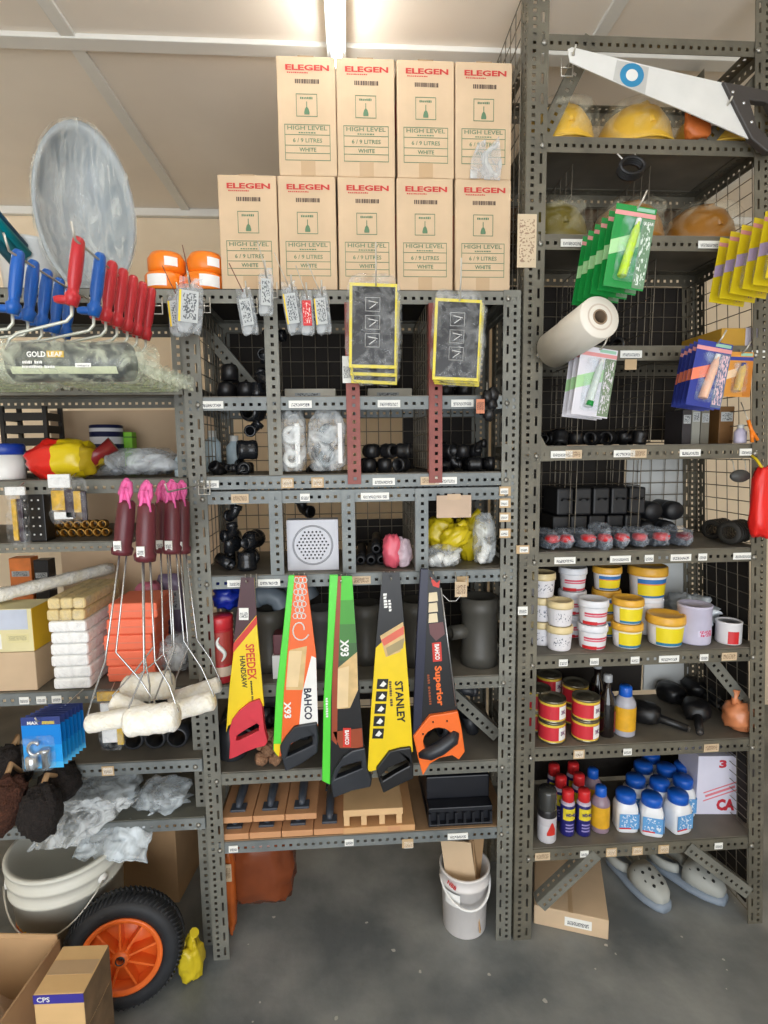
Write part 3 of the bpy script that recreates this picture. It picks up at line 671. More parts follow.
# ------------------------------------------------------------------ little bagged hardware and scraper packs on the top beam
m_tie = mat('wire_tie', (120, 66, 54), .5)
hb = [(179, 312, 20, 40, 1.50, 4, 'wider'), (190, 305, 24, 50, 1.46, -5, 'largest'), (247, 311, 16, 42, 1.53, 8, 'lowest'), (266, 291, 14, 42, 1.50, -2, 'highest'), (292, 307, 16, 48, 1.53, 8, 'striped'), (307, 312, 13, 40, 1.51, 2, 'red'), (322, 310, 15, 42, 1.52, 5, 'last')]
desc = ['clear hardware bag with grey label, half hidden behind a larger bag', 'large crumpled clear bag of hardware hanging beside orange reels', 'clear bag of fasteners hanging lowest under the leftmost brown box',
        'clear bag of fasteners in front of the leftmost box, highest in the row', 'clear bag of fasteners with yellow edge, left of the red labelled bag', 'slim hardware bag with a red label', 'clear bag of fasteners right of the red labelled bag']
m_baglab = printed('bag_label', (186, 190, 190), (92, 96, 100), 2.4, 4.2, .52, .1, .92); m_bagred = printed('bag_label_red', (206, 46, 50), (240, 220, 214), 2.2, 4, .6, .1, .95)
for i, ((px, py, wp, hp, Y, an, _), ds) in enumerate(zip(hb, desc)):
    p = at(px, py, Y); W_, H_ = m(wp, Y), m(hp, Y)
    hook('hook of: '+ds, px, py-hp*.36, YF-.006, Y-.012, .02, group='hooks on the top beam')
    t = thing('hardware_bag', ds, 'bag', (p.x, Y, p.z), 'small hardware bags on the top beam', rot=(0, math.radians(-an), math.radians(rs.uniform(-12, 12))))
    G().blob((0, 0, -.01), (W_, .016, H_*.9), .08, 2.4, i+2, 18, 14, 7).build('bag', clear('hardware_film', (200, 205, 208), .18, .6, 18), t)
    G().bb(-W_*.42, W_*.42, -.003, -.001, H_*.3, H_*.5).build('header', m_clear, t)
    G().bb(-W_*.32, W_*.32, -.0125, -.0115, -H_*.34, H_*.24).build('label_card', m_bagred if 'red label' in ds and i == 5 else m_baglab, t)
    if i in (0, 1, 4, 6): G().bb(-W_*.40, -W_*.32, -.0125, -.0115, -H_*.34, H_*.24).build('label_edge', sm['yellow'], t)
    G().tube([(0, -.006, H_*.40), (-.008, -.012, H_*.62), (-.022, -.018, H_*1.02)], .0013, 5).build('tie', m_tie if i < 3 else m_hook, t)
m_scr = mat('scraper_black', (30, 30, 33), .35); m_yel = mat('scraper_yellow', (226, 208, 58), .4, 0, .04)
def scraper(label, px, py, Y, wp, hp, an, group):
    t = thing('scraper_pack', label, 'packet', at(px, py, Y), group, rot=(0, math.radians(an), 0))
    W_, H_ = m(wp, Y), m(hp, Y)
    G().bb(-W_/2, W_/2, 0, .005, -H_/2, H_/2).build('card', m_yel, t, bevel=.001)
    G().bb(-W_*.44, W_*.46, -.0012, .001, -H_*.46, H_*.46).build('dark_panel', m_scr, t)
    g = G()
    for k, zz in enumerate((.17, -.04, -.25)):
        for q in (0, 1):
            z0 = H_*zz; g.tube([(-W_*.16, -.002, z0), (W_*.14, -.002, z0), (W_*.14, -.002, z0+H_*.16), (-W_*.16, -.002, z0+H_*.16), (-W_*.16, -.002, z0)], .0011, 4)
        g.tube([(-W_*.1, -.002, z0+H_*.12), (W_*.1, -.002, z0+H_*.1)], .0012, 4); g.tube([(-W_*.08, -.002, z0+H_*.03), (W_*.06, -.002, z0+H_*.09)], .0012, 4)
    g.build('panel_print', m_paper, t)
    G().blob((0, -.002, 0.01), (W_*1.14, .024, H_*1.12), .05, 5, int(px), 22, 16, 5).build('film', clear('pack_film', (226, 230, 232), .0, .22, 30, .08), t)
    return t
for (px, py, an, wds, bd, hp_, st_) in ((373, 326, 1.5, 'left', 'under the third brown box', 80, 8), (457, 340, 2.5, 'right', 'under the last brown box', 78, 2.5)):
    hook('long wire hook of the %s scraper pile' % wds, px+3, py-hp_*.5-1, YF-.006, 1.475, .06, group='hooks on the top beam')
    for k in range(3):
        scraper('black scraper pack, yellow edges, %s of the %s pile %s' % (('frontmost', 'middle one', 'rearmost')[k], wds, bd), px+k*1.2, py+k*st_, 1.48+k*.027, 46 if k == 0 else 45, hp_, an+k*.6, 'scraper packs on the top beam')
# ------------------------------------------------------------------ mini rollers with maroon handles
m_mar = mat('maroon_handle', (98, 40, 48), .4, 0, .1); m_pink = mat('pink_string', (234, 104, 168), .6, 0, .15, 40); m_chrome = mat('chrome_wire', (196, 198, 200), .22, .85)
m_fleece = mat('roller_fleece', (255, 253, 247), .95, 0, 0, 34, .55, 120, rgb2=(246, 239, 220))
hk = hook('wire hook carrying the maroon handled mini rollers', 168, 492, YF-.006, 1.27, .012)
MR = [  # handle top px, handle bottom px, wire knee px, roller ends px, roller thickness px, depth
    ((127, 500), (122, 554), (107, 662), (87, 724), (158, 712), 19, 1.345, 'leftmost, roller pointing left'),
    ((146, 505), (146, 561), (146, 655), (112, 700), (150, 716), 19, 1.40, 'second from the left'),
    ((147, 503), (145, 560), (146, 672), (126, 722), (178, 716), 30, 1.285, 'nearest, with the thickest roller'),
    ((163, 500), (163, 552), (165, 655), (124, 690), (172, 684), 28, 1.495, 'third from the right, roller at the back'),
    ((172, 500), (172, 553), (176, 650), (150, 718), (214, 700), 20, 1.43, 'second from the right, roller sloping right'),
    ((182, 499), (182, 553), (190, 648), (170, 700), (220, 684), 16, 1.558, 'rightmost, roller sticking out beyond the rack post')]
for i, (a, b, k_, e0, e1_, th, Y, wd) in enumerate(MR):
    P = lambda q, dy=0: at(q[0], q[1], Y+dy)
    t = thing('mini_roller', 'maroon handled mini roller, '+wd, 'paint roller', P(b), 'maroon handled mini rollers')
    L0 = t.location; A, B = P(a)-L0, Vector((0, 0, 0)); d = B-A
    G().tube([A, A+d*.06, A+d*.5, A+d*.85, A+d*.9, B], [.014, .0205, .0225, .0205, .026, .024], 12).build('handle', m_mar, t)
    G().bb(-.009, .009, -.0245, -.021, .012, .036).build('sticker', m_tag, t)
    g = G()
    for q in (-1, 1):
        g.tube([A+Vector((0, -.003, -.01)), A+Vector((q*.008, -.006, .018)), A+Vector((q*.006, 0.006, .04)), A+Vector((-q*.004, 0.0, .05))], [.005, .010, .008, .006], 6)
        g.tube([A+Vector((q*.004, -.012, .03)), A+Vector((q*.012, -.014, -.02))], [.006, .003], 5)
    g.build('string_loop', m_pink, t)
    K, E0, E1 = P(k_)-L0, P(e0)-L0, P(e1_)-L0
    sgn = 1 if abs(K.x-E0.x) < abs(K.x-E1.x) else -1
    S, T = (E0, E1) if sgn > 0 else (E1, E0); mid = (S+T)/2
    G().tube([B+Vector((-.006, 0, 0)), K+Vector((-.004, 0, .004)), (K+S)/2+Vector((-.006 if sgn > 0 else .006, -.004, 0)), S+Vector((0, -.004, .012)), S, S+(T-S)*.2], .0024, 7).build('wire', m_chrome, t)
    K2 = K+Vector((.018, .012, .02))
    G().tube([B+Vector((.010, .003, 0)), K2, (K2+T)/2+Vector((.006, .004, .006)), T+Vector((0, .004, .010)), T-(T-S)*.1], .0022, 7).build('wire', m_chrome, t)
    ax = (T-S).normalized(); r = m(th, Y)/2; g = G(); N = 16; vs = []
    L_ = (T-S).length
    prof = [(0, 0), (r*.75, 0), (r, r*.25)]+[(r*(1+.04*math.sin(q*2.1)), r*.25+(L_-r*.5)*q/9) for q in range(1, 9)]+[(r, L_-r*.25), (r*.75, L_), (0, L_)]
    g.lathe(prof, 18, S, aim(ax)); g.build('roller', m_fleece, t)
# ------------------------------------------------------------------ left rack: paint rollers on hooks
m_rred = mat('roller_red', (190, 44, 52), .35, 0, .06); m_rblue = mat('roller_blue', (24, 92, 178), .35, 0, .06)
m_rwire = mat('roller_wire', (206, 208, 196), .35, .35)
m_gfleece = mat('green_fleece', (196, 204, 164), .95, 0, 0, 26, .8, 90, rgb2=(168, 180, 132))
m_wrapk = mat('roller_wrap_black', (46, 50, 58), .35, 0, .1)
m_sleeve = clear('roller_sleeve', (214, 220, 198), .10, .55, 26, .12)
def hookw(label, x, z, yb, yf, lift=.02, group='wire display hooks', r=.0026):
    t = thing('display_hook', label, 'hook', (x, yb, z), group); L = yb-yf
    G().tube([(0, -.002, -.004), (0, -L*.5, -.006), (0, -L, 0), (0, -L-.014, lift)], r, 6).build('prong', m_hook, t)
    g = G(); g.tube([(-.016, -.003, .014), (-.016, -.003, -.03), (.016, -.003, -.03), (.016, -.003, .014)], r*.9, 6); g.tube([(-.016, -.003, -.008), (.016, -.003, -.008)], r*.8, 6)
    g.build('clip', m_hook, t); return t
def paint_roller(hm, off, label, wrap=False):
    t = thing('paint_roller', label, 'paint roller', (0, 0, 0), 'paint rollers hanging on hooks')
    a, b = Vector((.004, 0, .006)), Vector((-.02, 0, -.125)); d = b-a
    h = G(); h.tube([a, a+d*.04, a+d*.3, a+d*.62, a+d*.74, a+d*.80, a+d*.84, b], [.009, .0135, .0155, .015, .012, .0125, .018, .013], 12, flat=.8); h.build('handle', hm, t)
    g = G(); g.blob(b+Vector((-.012, 0, .012)), (.045, .022, .016), .05, 2, 1, 12, 8, 3); g.build('thumb_guard', hm, t)
    xl = off-.118; zr = -.236; r = .0235
    G().tube([b, b+Vector((-.001, 0, -.018)), b+Vector((-.012, 0, -.03)), (xl+.012, 0, -.178), (xl-.006, 0, -.19), (xl-.012, 0, -.205), (xl-.006, 0, zr), (xl+.03, 0, zr)], .0035, 8).build('wire', m_rwire, t)
    X = aim((1, 0, 0))
    if wrap:
        G().lathe([(0, 0), (.036, 0), (.0395, .004), (.0395, .226), (.036, .23), (0, .23)], 20, (xl, 0, zr), X).build('roller', m_wrapk, t)
        w_ = t.children[-1]
        G().lathe([(.0402, .012), (.0402, .215)], 6, (xl, 0, zr), X, a0=math.radians(200), a1=math.radians(222)).build('wrap_stripe', mat('wrap_cream', (206, 212, 178), .5), t)
        e = -.0422
        txt(t, 'GOLD', (off-.052, e, zr+.009), .011, m_white, w_=.036, bold=.03)
        G().bb(off-.032, off-.0, e, e+.001, zr+.003, zr+.0155).build('gold_patch', mat('gold_print', (206, 172, 74), .4), t); txt(t, 'LEAF', (off-.016, e-.0006, zr+.009), .009, m_white, w_=.027, bold=.02)
        txt(t, 'HEAVY DUTY', (off-.06, e, zr-.006), .006, m_white, w_=.038); txt(t, 'PROFESSIONAL ROLLER', (off-.05, e+.002, zr-.0145), .0055, m_white, w_=.062)
        G().bb(off+.02, off+.05, e+.0008, e+.002, zr-.016, zr-.008).build('size_label', m_tag, t)
    else:
        G().lathe([(0, 0), (r*.8, 0), (r, .005), (r*1.02, .06), (r*.98, .12), (r, .195), (r*.8, .20), (0, .20)], 16, (xl, 0, zr), X).build('roller', m_gfleece, t)
    g = G(); N = 24; vs = []; rnd = random.Random(int(off*900)+(5 if wrap else 0))
    prof = [(.004, -.04), (.016, -.034), (.0235, -.014), (.0248, 0), (.0248, .23), (.023, .24), (.013, .252), (.018, .266), (.022, .276)]
    prof = [(rr_*1.75, z_) for rr_, z_ in prof] if wrap else [(rr_, z_-(.03 if z_ > .2 else 0)) for rr_, z_ in prof]
    for i, (rr_, z_) in enumerate(prof):
        for k_ in range(N):
            q = 2*PI*k_/N; f = 1+(.22*noise.noise(Vector((q*2, i*1.7, off*40))) if i < 3 or i > 5 else .03*math.sin(q*5+i))
            vs.append((xl+z_, -rr_*f*math.sin(q)*.96, zr+rr_*f*math.cos(q)))
    g.add(vs, [(i*N+k_, i*N+(k_+1) % N, (i+1)*N+(k_+1) % N, (i+1)*N+k_) for i in range(len(prof)-1) for k_ in range(N)], True)
    g.build('plastic_sleeve', m_sleeve, t)
    return t
xr = at(82, 245, 1.21).x
p0 = paint_roller(m_rred, -.022, 'paint roller, red handle, roller in a black printed wrapper', True)
p1 = paint_roller(m_rred, -.035, 'x'); p2 = paint_roller(m_rblue, -.035, 'x')
p3 = paint_roller(m_rblue, -.15, 'x'); p1k, p2k, p3k = list(p1.children), list(p2.children), list(p3.children)
hookw('wire hook under the red handled paint rollers', xr+.02, 2.026, YF-.004, 1.14, .03, 'hooks on the top beam')
ordn = ['', 'directly behind the wrapped one', 'third', 'fourth', 'fifth', 'sixth', 'rearmost']
u1 = u2 = u3 = False
for i in range(7):
    y = 1.20+.0495*i-(.036 if i == 0 else 0)
    if i == 0: t = p0
    elif i == 1: t = p2; t['label'] = 'blue handled paint roller among the red handled ones'
    else:
        t = p1 if not u1 else copy_tree(p1, None, p1k); u1 = True
        t['label'] = 'red handled paint roller with green fleece cover, %s from the front of its hook' % ordn[i] if i < 6 else 'red handled paint roller with green fleece cover, rearmost on its hook'
    t.location = (xr+.012+i*.004, y, 2.034)
hookw('wire hook under the blue handled paint rollers', at(20, 262, 1.25).x+.008, 2.026, YF-.004, 1.20, .03, 'hooks on the top beam')
for i in range(5):
    y = 1.235+.062*i
    t = p3 if i == 0 else copy_tree(p3, None, p3k)
    t.location = (at(22, 262, 1.25).x-.004*i, y, 2.034)
    t['label'] = 'blue handled paint roller, %s of the five at the photo edge' % ('frontmost', 'second', 'middle one', 'fourth', 'rearmost')[i]
# ------------------------------------------------------------------ on top of the left rack
zt_ = ZL['top']+.001
t = thing('grey_basin', 'large grey oval basin wrapped in clear plastic, standing on its edge', 'basin', (at(88, 222, 1.76).x, 1.76, zt_))
Rb = Matrix.Rotation(math.radians(30), 3, 'Z') @ Matrix.Rotation(math.radians(6), 3, 'X') @ Matrix(((1, 0, 0), (0, 0, 1), (0, -1, 0))).transposed()
Rb = Matrix.Rotation(math.radians(48), 3, 'Z') @ Matrix.Rotation(math.radians(-8), 3, 'X') @ Matrix.Rotation(math.radians(90), 3, 'X') @ Matrix.Rotation(math.radians(-8), 3, 'Z')
prof = [(0, -.10), (.13, -.10), (.165, -.085), (.195, -.02), (.205, .0), (.222, .003), (.222, -.003), (.205, -.008), (.19, -.03), (.16, -.095), (.13, -.108), (0, -.108)]
G().lathe(prof, 40, (0, 0, .275), Rb, sx=.66, sy=1.20).build('basin', mat('basin_grey', (162, 170, 174), .4, 0, .06, 6), t)
G().lathe([(0, -.055), (.07, -.045), (.15, -.022), (.205, .0), (.228, .008), (.236, 0), (.2, -.06), (.17, -.112), (0, -.12)], 44, (0, 0, .275), Rb, sx=.645, sy=1.18).build('plastic_wrap', clear('wrap_film', (232, 236, 230), .0, .38, 11, .05, (3.4, 3.4, .5)), t)
t = G().lathe([(0, 0), (.075, 0), (.08, .004), (.095, .22), (.1, .225), (.1, .235), (.093, .235), (.075, .01), (0, .01)], 28).build('white_bucket', m_white, None, (at(38, 250, 1.99).x, 1.95, zt_)); tag(t, 'white plastic bucket standing behind the wrapped grey basin', 'bucket')
tl = [((0, 160, 172), 'pale teal', 0, 30), ((18, 92, 128), 'dark blue teal', -7, 16), ((52, 160, 172), 'light teal', 9, 42), ((8, 120, 140), 'deep teal', 20, 50)]
for i, (c_, nm, dx, dy) in enumerate(tl):
    a, b = at(27-abs(dx)*.5, 238+dy*.55, 1.86), at(-60+dx*.3, 130+dy, 1.60)
    g = G(); d = (b-a); g.tube([a-a, d*.5, d], .016, 12); o = g.build('plastic_pole', mat('pole_'+nm.replace(' ', '_'), c_, .4), None, a)
    tag(o, '%s plastic pole leaning on the left rack top at the photo edge' % nm, 'pole', 'teal poles')
m_or = mat('orange_plastic', (246, 132, 30), .35, 0, .05)
for px, nm, q in ((165, 'left', 0), (204, 'right', 8)):
    t = thing('orange_reel', 'orange plastic reel with white labels, the %s of two beside the brown boxes' % nm, 'reel', (at(px, 270, 1.66).x, 1.66, zt_), 'orange reels')
    G().lathe([(0, 0), (.05, 0), (.056, .006), (.056, .045), (.05, .052), (0, .052)], 28).build('lower_reel', m_or, t)
    G().lathe([(0, .052), (.044, .052), (.052, .062), (.052, .092), (.042, .108), (.02, .112), (0, .112)], 28, (.006, .0, 0)).build('upper_reel', m_or, t)
    patch(G(), .0568, -130+q*5, -70+q*5, .01, .042).build('label', m_paper, t); patch(G(), .0528, -80+q, -40+q, .066, .09, c=(.006, 0, 0)).build('label', m_paper, t)
# ------------------------------------------------------------------ shelf with the red and yellow bag
z1 = ZL['s487']+.001
def lathe_thing(name, label, cat, prof, mt, x, y, z, group=None, n=24):
    t = thing(name, label, cat, (x, y, z), group); G().lathe(prof, n).build('body', mt, t); return t
t = lathe_thing('paint_can', 'white can with a blue lid, at the photo edge on the left rack', 'can', [(0, 0), (.045, 0), (.047, .003), (.047, .075), (0, .075)], m_white, at(6, 455, 1.66).x, 1.66, z1)
G().lathe([(.0475, .072), (.05, .074), (.05, .098), (.046, .104), (0, .104)], 24).build('lid', mat('lid_blue', (20, 60, 160), .35), t)
t = thing('plastic_bag', 'knotted red and yellow plastic bag on the left rack shelf', 'bag', (at(64, 470, 1.64).x, 1.645, z1))
mb = banded('red_yellow_bag', [(0, (236, 232, 230)), (.07, (224, 40, 32)), (.47, (222, 196, 24)), (.8, (176, 150, 24))], 'X', .3)
G().blob((0, 0, .055), (.20, .13, .12), .2, 2.2, 4, 28, 20, 2.3, flat_bottom=True).build('bag', mb, t)
G().tube([(.075, 0, .06), (.10, .01, .075), (.135, .02, .10)], [.036, .017, .024], 10).build('knot', mat('bag_dark_red', (130, 34, 34), .35), t)
t = lathe_thing('striped_tin', 'navy and white striped tin behind the red and yellow bag', 'tin', [(0, 0), (.05, 0), (.052, .01), (.052, .165), (.048, .168), (0, .16)], banded('navy_stripes', [(0, (230, 230, 234)), (.5, (30, 34, 76)), (.62, (232, 232, 236)), (.76, (28, 32, 72)), (.86, (225, 225, 230)), (.93, (28, 32, 72))]), at(107, 440, 1.90).x, 1.90, z1)
t = thing('lime_box', 'slim lime green box beside the striped tin', 'box', (at(129, 440, 1.93).x, 1.93, z1)); G().bb(-.018, .018, -.02, .02, 0, .145).build('body', mat('lime', (134, 206, 44), .5), t, bevel=.002); G().bb(-.0185, .0185, -.0205, .0205, .125, .13).build('fold', mat('lime_dark', (90, 150, 40), .5), t)
t = thing('plastic_bag', 'clear plastic bag of small parts behind the maroon handles', 'bag', (at(136, 470, 1.68).x, 1.72, z1))
G().blob((0, 0, .045), (.24, .16, .085), .22, 2.4, 9, 26, 16, 2.4, flat_bottom=True).build('film', clear('bag_film', (216, 222, 226), .18, .7, 16, .12), t)
for i in range(6): G().blob((-.07+.028*i, .02*(i % 2), .02), (.035, .05, .03), .2, 2, i).build('small_part', mat('part_grey', (150, 152, 158), .4, .3), t)
t = thing('bottle', 'small pale blue bottle at the right end of the left rack shelf', 'bottle', (at(181, 470, 1.70).x, 1.70, z1)); G().lathe([(0, 0), (.018, 0), (.019, .003), (.019, .05), (.012, .06), (.008, .062), (.008, .07), (0, .07)], 18).build('body', mat('pale_blue', (196, 214, 222), .3), t); G().lathe([(.0095, .061), (.0095, .076), (0, .076)], 12).build('cap', m_white, t)
t = thing('black_crate', 'black plastic crate at the back of the left rack, under the green rollers', 'crate', (at(32, 415, 1.86).x, 1.86, z1))
g = G(); g.bb(-.07, .07, -.05, .05, 0, .012)
for k_ in range(5): g.bb(-.07, .07, -.05, -.045, .02+.04*k_, .045+.04*k_); g.bb(.065, .07, -.05, .05, .02+.04*k_, .045+.04*k_); g.bb(-.07, -.065, -.05, .05, .02+.04*k_, .045+.04*k_)
g.build('crate', m_black, t); g = G()
for sx in (-.066, .066):
    for sy in (-.046, .046): G().bb(sx-.006, sx+.006, sy-.006, sy+.006, 0, .225).build('corner_post', m_black, t)
# ------------------------------------------------------------------ brass shelf and hanging packets
z2 = ZL['s548']+.001
m_brass = mat('brass', (150, 112, 52), .3, .85, .2)
me = G().lathe([(.009, 0), (.013, 0), (.0135, .004), (.0125, .006), (.0125, .016), (.0135, .018), (.013, .022), (.009, .022), (.009, 0)], 12, R=aim((0, -1, 0))).mesh('brass_fitting'); me.materials.append(m_brass)
n_ = 0
for r_ in range(2):
    for i in range(8-r_):
        o = obj('brass_fitting', me, None, None, (at(52+i*8.2+r_*4, 545, 1.70).x, 1.70+.01*r_, z2+.0137+r_*.0235)); tag(o, 'small round brass fitting in the pile on the left rack shelf', 'fitting', 'brass fittings in a pile')
t = thing('black_carton', 'narrow black carton with white dots, beside the hanging packets', 'box', (at(39, 540, 1.63).x, 1.63, z2)); G().bb(-.033, .033, -.02, .03, 0, .165).build('body', m_black, t, bevel=.002)
g = G()
for j in range(6):
    for i in (-.02, .0, .018): g.lathe([(0, .0004), (.0028, .0004), (.0028, -.0004)], 8, (i, -.0205, .02+j*.025), aim((0, -1, 0)))
g.build('dots', m_paper, t)
def packet(label, px0, py0, px1, py1, Y, parts, film=True, group=None, hk=True):
    """hanging clear packet; parts = [(x0,x1,z0,z1, material, name)] as fractions of the face"""
    a, b = at(px0, py0, Y), at(px1, py1, Y); W_, H_ = b.x-a.x, a.z-b.z
    t = thing('packet', label, 'packet', ((a.x+b.x)/2, Y, a.z), group)
    for x0, x1, w0, w1, mt, nm in parts: G().bb(-W_/2+x0*W_, -W_/2+x1*W_, -.004, .004, -H_*w1, -H_*w0).build(nm, mt, t, bevel=.0015)
    if film: G().blob((0, 0, -H_/2), (W_*1.04, .026, H_*1.04), .05, 4, int(px0), 20, 14, 6).build('film', clear('pack_film', (226, 230, 232), .02, .5, 30, .1), t)
    if hk: G().tube([(0, .004, -.008), (0, YF-.006-Y, .01)], .0016, 5).build('hanging_wire', m_hook, t)
    return t
m_ybr = mat('bristle_yellow', (210, 168, 62), .7, 0, .2, 60); m_dkh = mat('dark_handle', (54, 40, 52), .4)
packet('clear packet with a long yellow and brown brush, hanging at the left edge', 5, 487, 30, 546, 1.54, [(0, 1, 0, .14, m_paper, 'header'), (.25, .5, .2, .9, m_ybr, 'brush'), (.55, .8, .2, .92, m_dkh, 'brush_handle')])
packet('clear packet with two yellow brush heads and white card, hanging on the left rack', 48, 478, 88, 522, 1.53, [(0, .6, -.08, .22, m_paper, 'card'), (.06, .42, .28, .72, m_ybr, 'brush_head'), (.42, .66, .26, .9, m_dkh, 'brush_handle'), (.66, .86, .3, .78, m_ybr, 'brush_head'), (.86, 1, .3, .96, m_dkh, 'brush_handle'), (.1, .62, .76, .92, m_paper, 'label')])
# ------------------------------------------------------------------ long shelf: cartons, roller packs
z3 = ZL['s697']+.001
def carton(name, label, x0, x1, y0, y1, z0, h, front, side=None):
    t = thing(name, label, 'box', ((x0+x1)/2, y0, z0)); w2 = (x1-x0)/2
    G().bb(-w2, w2, 0, y1-y0, 0, h).build('body', front, t, bevel=.002)
    if side: G().bb(w2, w2+.0008, .001, y1-y0-.001, .001, h-.001).build('side_panel', side, t)
    return t
xk0, xk1 = at(-40, 670, 1.61).x, at(37, 670, 1.61).x
k1 = carton('cardboard_box', 'plain brown cardboard box under the yellow carton on the left rack', xk0, xk1, 1.605, 1.71, z3, .118, m_kraft)
k2 = carton('yellow_carton', 'pale yellow printed carton stacked on the plain brown box', xk0-.01, xk1, 1.605, 1.715, z3+.1195, .13, mat('carton_pale', (226, 216, 168), .6, 0, .05), mat('carton_yellow', (222, 178, 30), .5, 0, .05))
W2 = (xk1-xk0+.01)/2
G().bb(-W2+.01, W2-.012, -.0008, 0, .068, .128).build('label_panel', mat('carton_bluegrey', (196, 204, 220), .6), k2); G().bb(W2-.075, W2-.012, -.0008, 0, .028, .055).build('print_panel', printed('carton_print', (224, 214, 160), (110, 104, 84), 20, 8), k2); G().bb(-W2+.02, W2-.09, -.0008, 0, .01, .055).build('label_panel', m_tag, k2)
a, b = at(-12, 598, 1.625), at(112, 568, 1.95); d = b-a
t = thing('roller_pack', 'long white roller refill in clear plastic lying across the cartons', 'paint roller', a); N = 10
G().tube([d*(i/N) for i in range(N+1)], [.020+.0015*math.sin(i*2.3) for i in range(N+1)], 14).build('roller', m_fleece, t); G().tube([d*-.02, d*.02, d*.5, d*.98, d*1.03], [.012, .023, .024, .023, .01], 14).build('film', clear('pack_film'), t)
m_pad = mat('pad_white', (250, 250, 248), .8, 0, .04, 40, .3, 60); m_padc = mat('pad_cream', (228, 206, 150), .85, 0, .1, 40, .4, 60); m_tan = mat('pad_side', (206, 172, 138), .8)
xp0, xp1 = at(50, 650, 1.60).x, at(88, 650, 1.60).x; wP = xp1-xp0; hP = .0345
def pad(label, mt, z, dx, two):
    t = thing('roller_pack', label, 'roller pack', ((xp0+xp1)/2+dx, 1.60, z), 'roller refill packs in a stack')
    n = 3 if two else 1
    for i in range(n):
        w1 = wP/n
        G().bb(-wP/2+w1*i+.0005, -wP/2+w1*(i+1)-.0005, 0, .25, .0005, hP-.0005).build('refill', mt, t, bevel=.007)
    G().blob((0, .128, hP/2), (wP*1.06, .275, hP*.985), .03, 4, int(z*900), 20, 12, 6).build('film', clear('pad_film', (236, 238, 240), .0, .2, 30, .1), t)
    return t
nm = ['bottom', 'second', 'third', 'fourth', 'fifth', 'sixth', 'seventh', 'top']
for i in range(8):
    pad('%s roller refill pack, %s of the stack of eight' % ('cream yellow' if i > 5 else 'white', nm[i]), m_padc if i > 5 else m_pad, z3+i*(hP+.0005), -.002*(i > 5)+.003*math.sin(i*2), i > 5)
m_oblk = mat('orange_block', (250, 122, 88), .5, 0, .06)
ob = [(138, 0), (137, 1), (136, 2), (140, 3), (143, 4)]
for px, i in ob:
    t = thing('orange_sponge', 'orange sponge block, %s of the stack behind the mini rollers' % ('bottom one', 'second', 'middle one', 'fourth', 'top one')[i], 'sponge', (at(px-8, 650, 1.64).x, 1.64, z3+i*.0495), 'orange sponge blocks in a stack')
    G().bb(-.072, .072, 0, .16, 0, .049).build('sponge', m_oblk, t, bevel=.006); G().bb(-.073, .073, -.001, .162, .0225, .0265).build('band', mat('band_film', (236, 130, 104), .3), t)
for k_, (px, py, Y, ds) in enumerate(((149, 600, 1.88, 'pink packet standing behind the orange sponges'), (170, 592, 1.93, 'purple grey packet standing at the back behind the mini rollers'))):
    zt2 = at(px, py-18, Y).z; t = thing('packet', ds, 'packet', (at(px, py, Y).x, Y, z3)); H_ = zt2-z3
    G().blob((0, 0, H_/2), (.10, .05, H_), .06, 3, k_+40, 18, 14, 4).build('packet', mat(('pack_pink', 'pack_purple')[k_], ((198, 110, 130), (120, 104, 128))[k_], .35), t); G().bb(-.04, .04, -.03, -.0255, H_*.55, H_*.8).build('label', m_baglab, t)
t = thing('plastic_bag', 'clear bag of white fittings at the right end of the long left shelf', 'bag', (at(178, 680, 1.70).x, 1.72, z3)); G().blob((0, 0, .06), (.11, .15, .12), .2, 2.5, 31, 20, 14, 2.5, flat_bottom=True).build('film', clear('bag_film'), t)
for i in range(4): G().tube([(-.03+.02*i, .03*(i % 2), .02), (-.03+.02*i, .02, .08)], .011, 10).build('fitting', m_white, t)
for px, py, c_, ds, w_, Y in ((19, 556, (232, 128, 60), 'orange printed carton standing at the back of the long left shelf', .075, 1.97), (40, 558, (30, 30, 34), 'black carton standing at the back beside the orange one', .05, 1.97)):
    H_ = at(px, py, Y).z-z3-.008; t = carton('tall_carton', ds, at(px, py, Y).x-w_/2, at(px, py, Y).x+w_/2, Y, Y+.05, z3, H_, mat('tall_%d' % px, c_, .5, 0, .3, 12)); G().bb(-w_*.4, w_*.4, -.0008, 0, H_*.8, H_*.86).build('print', m_baglab, t)
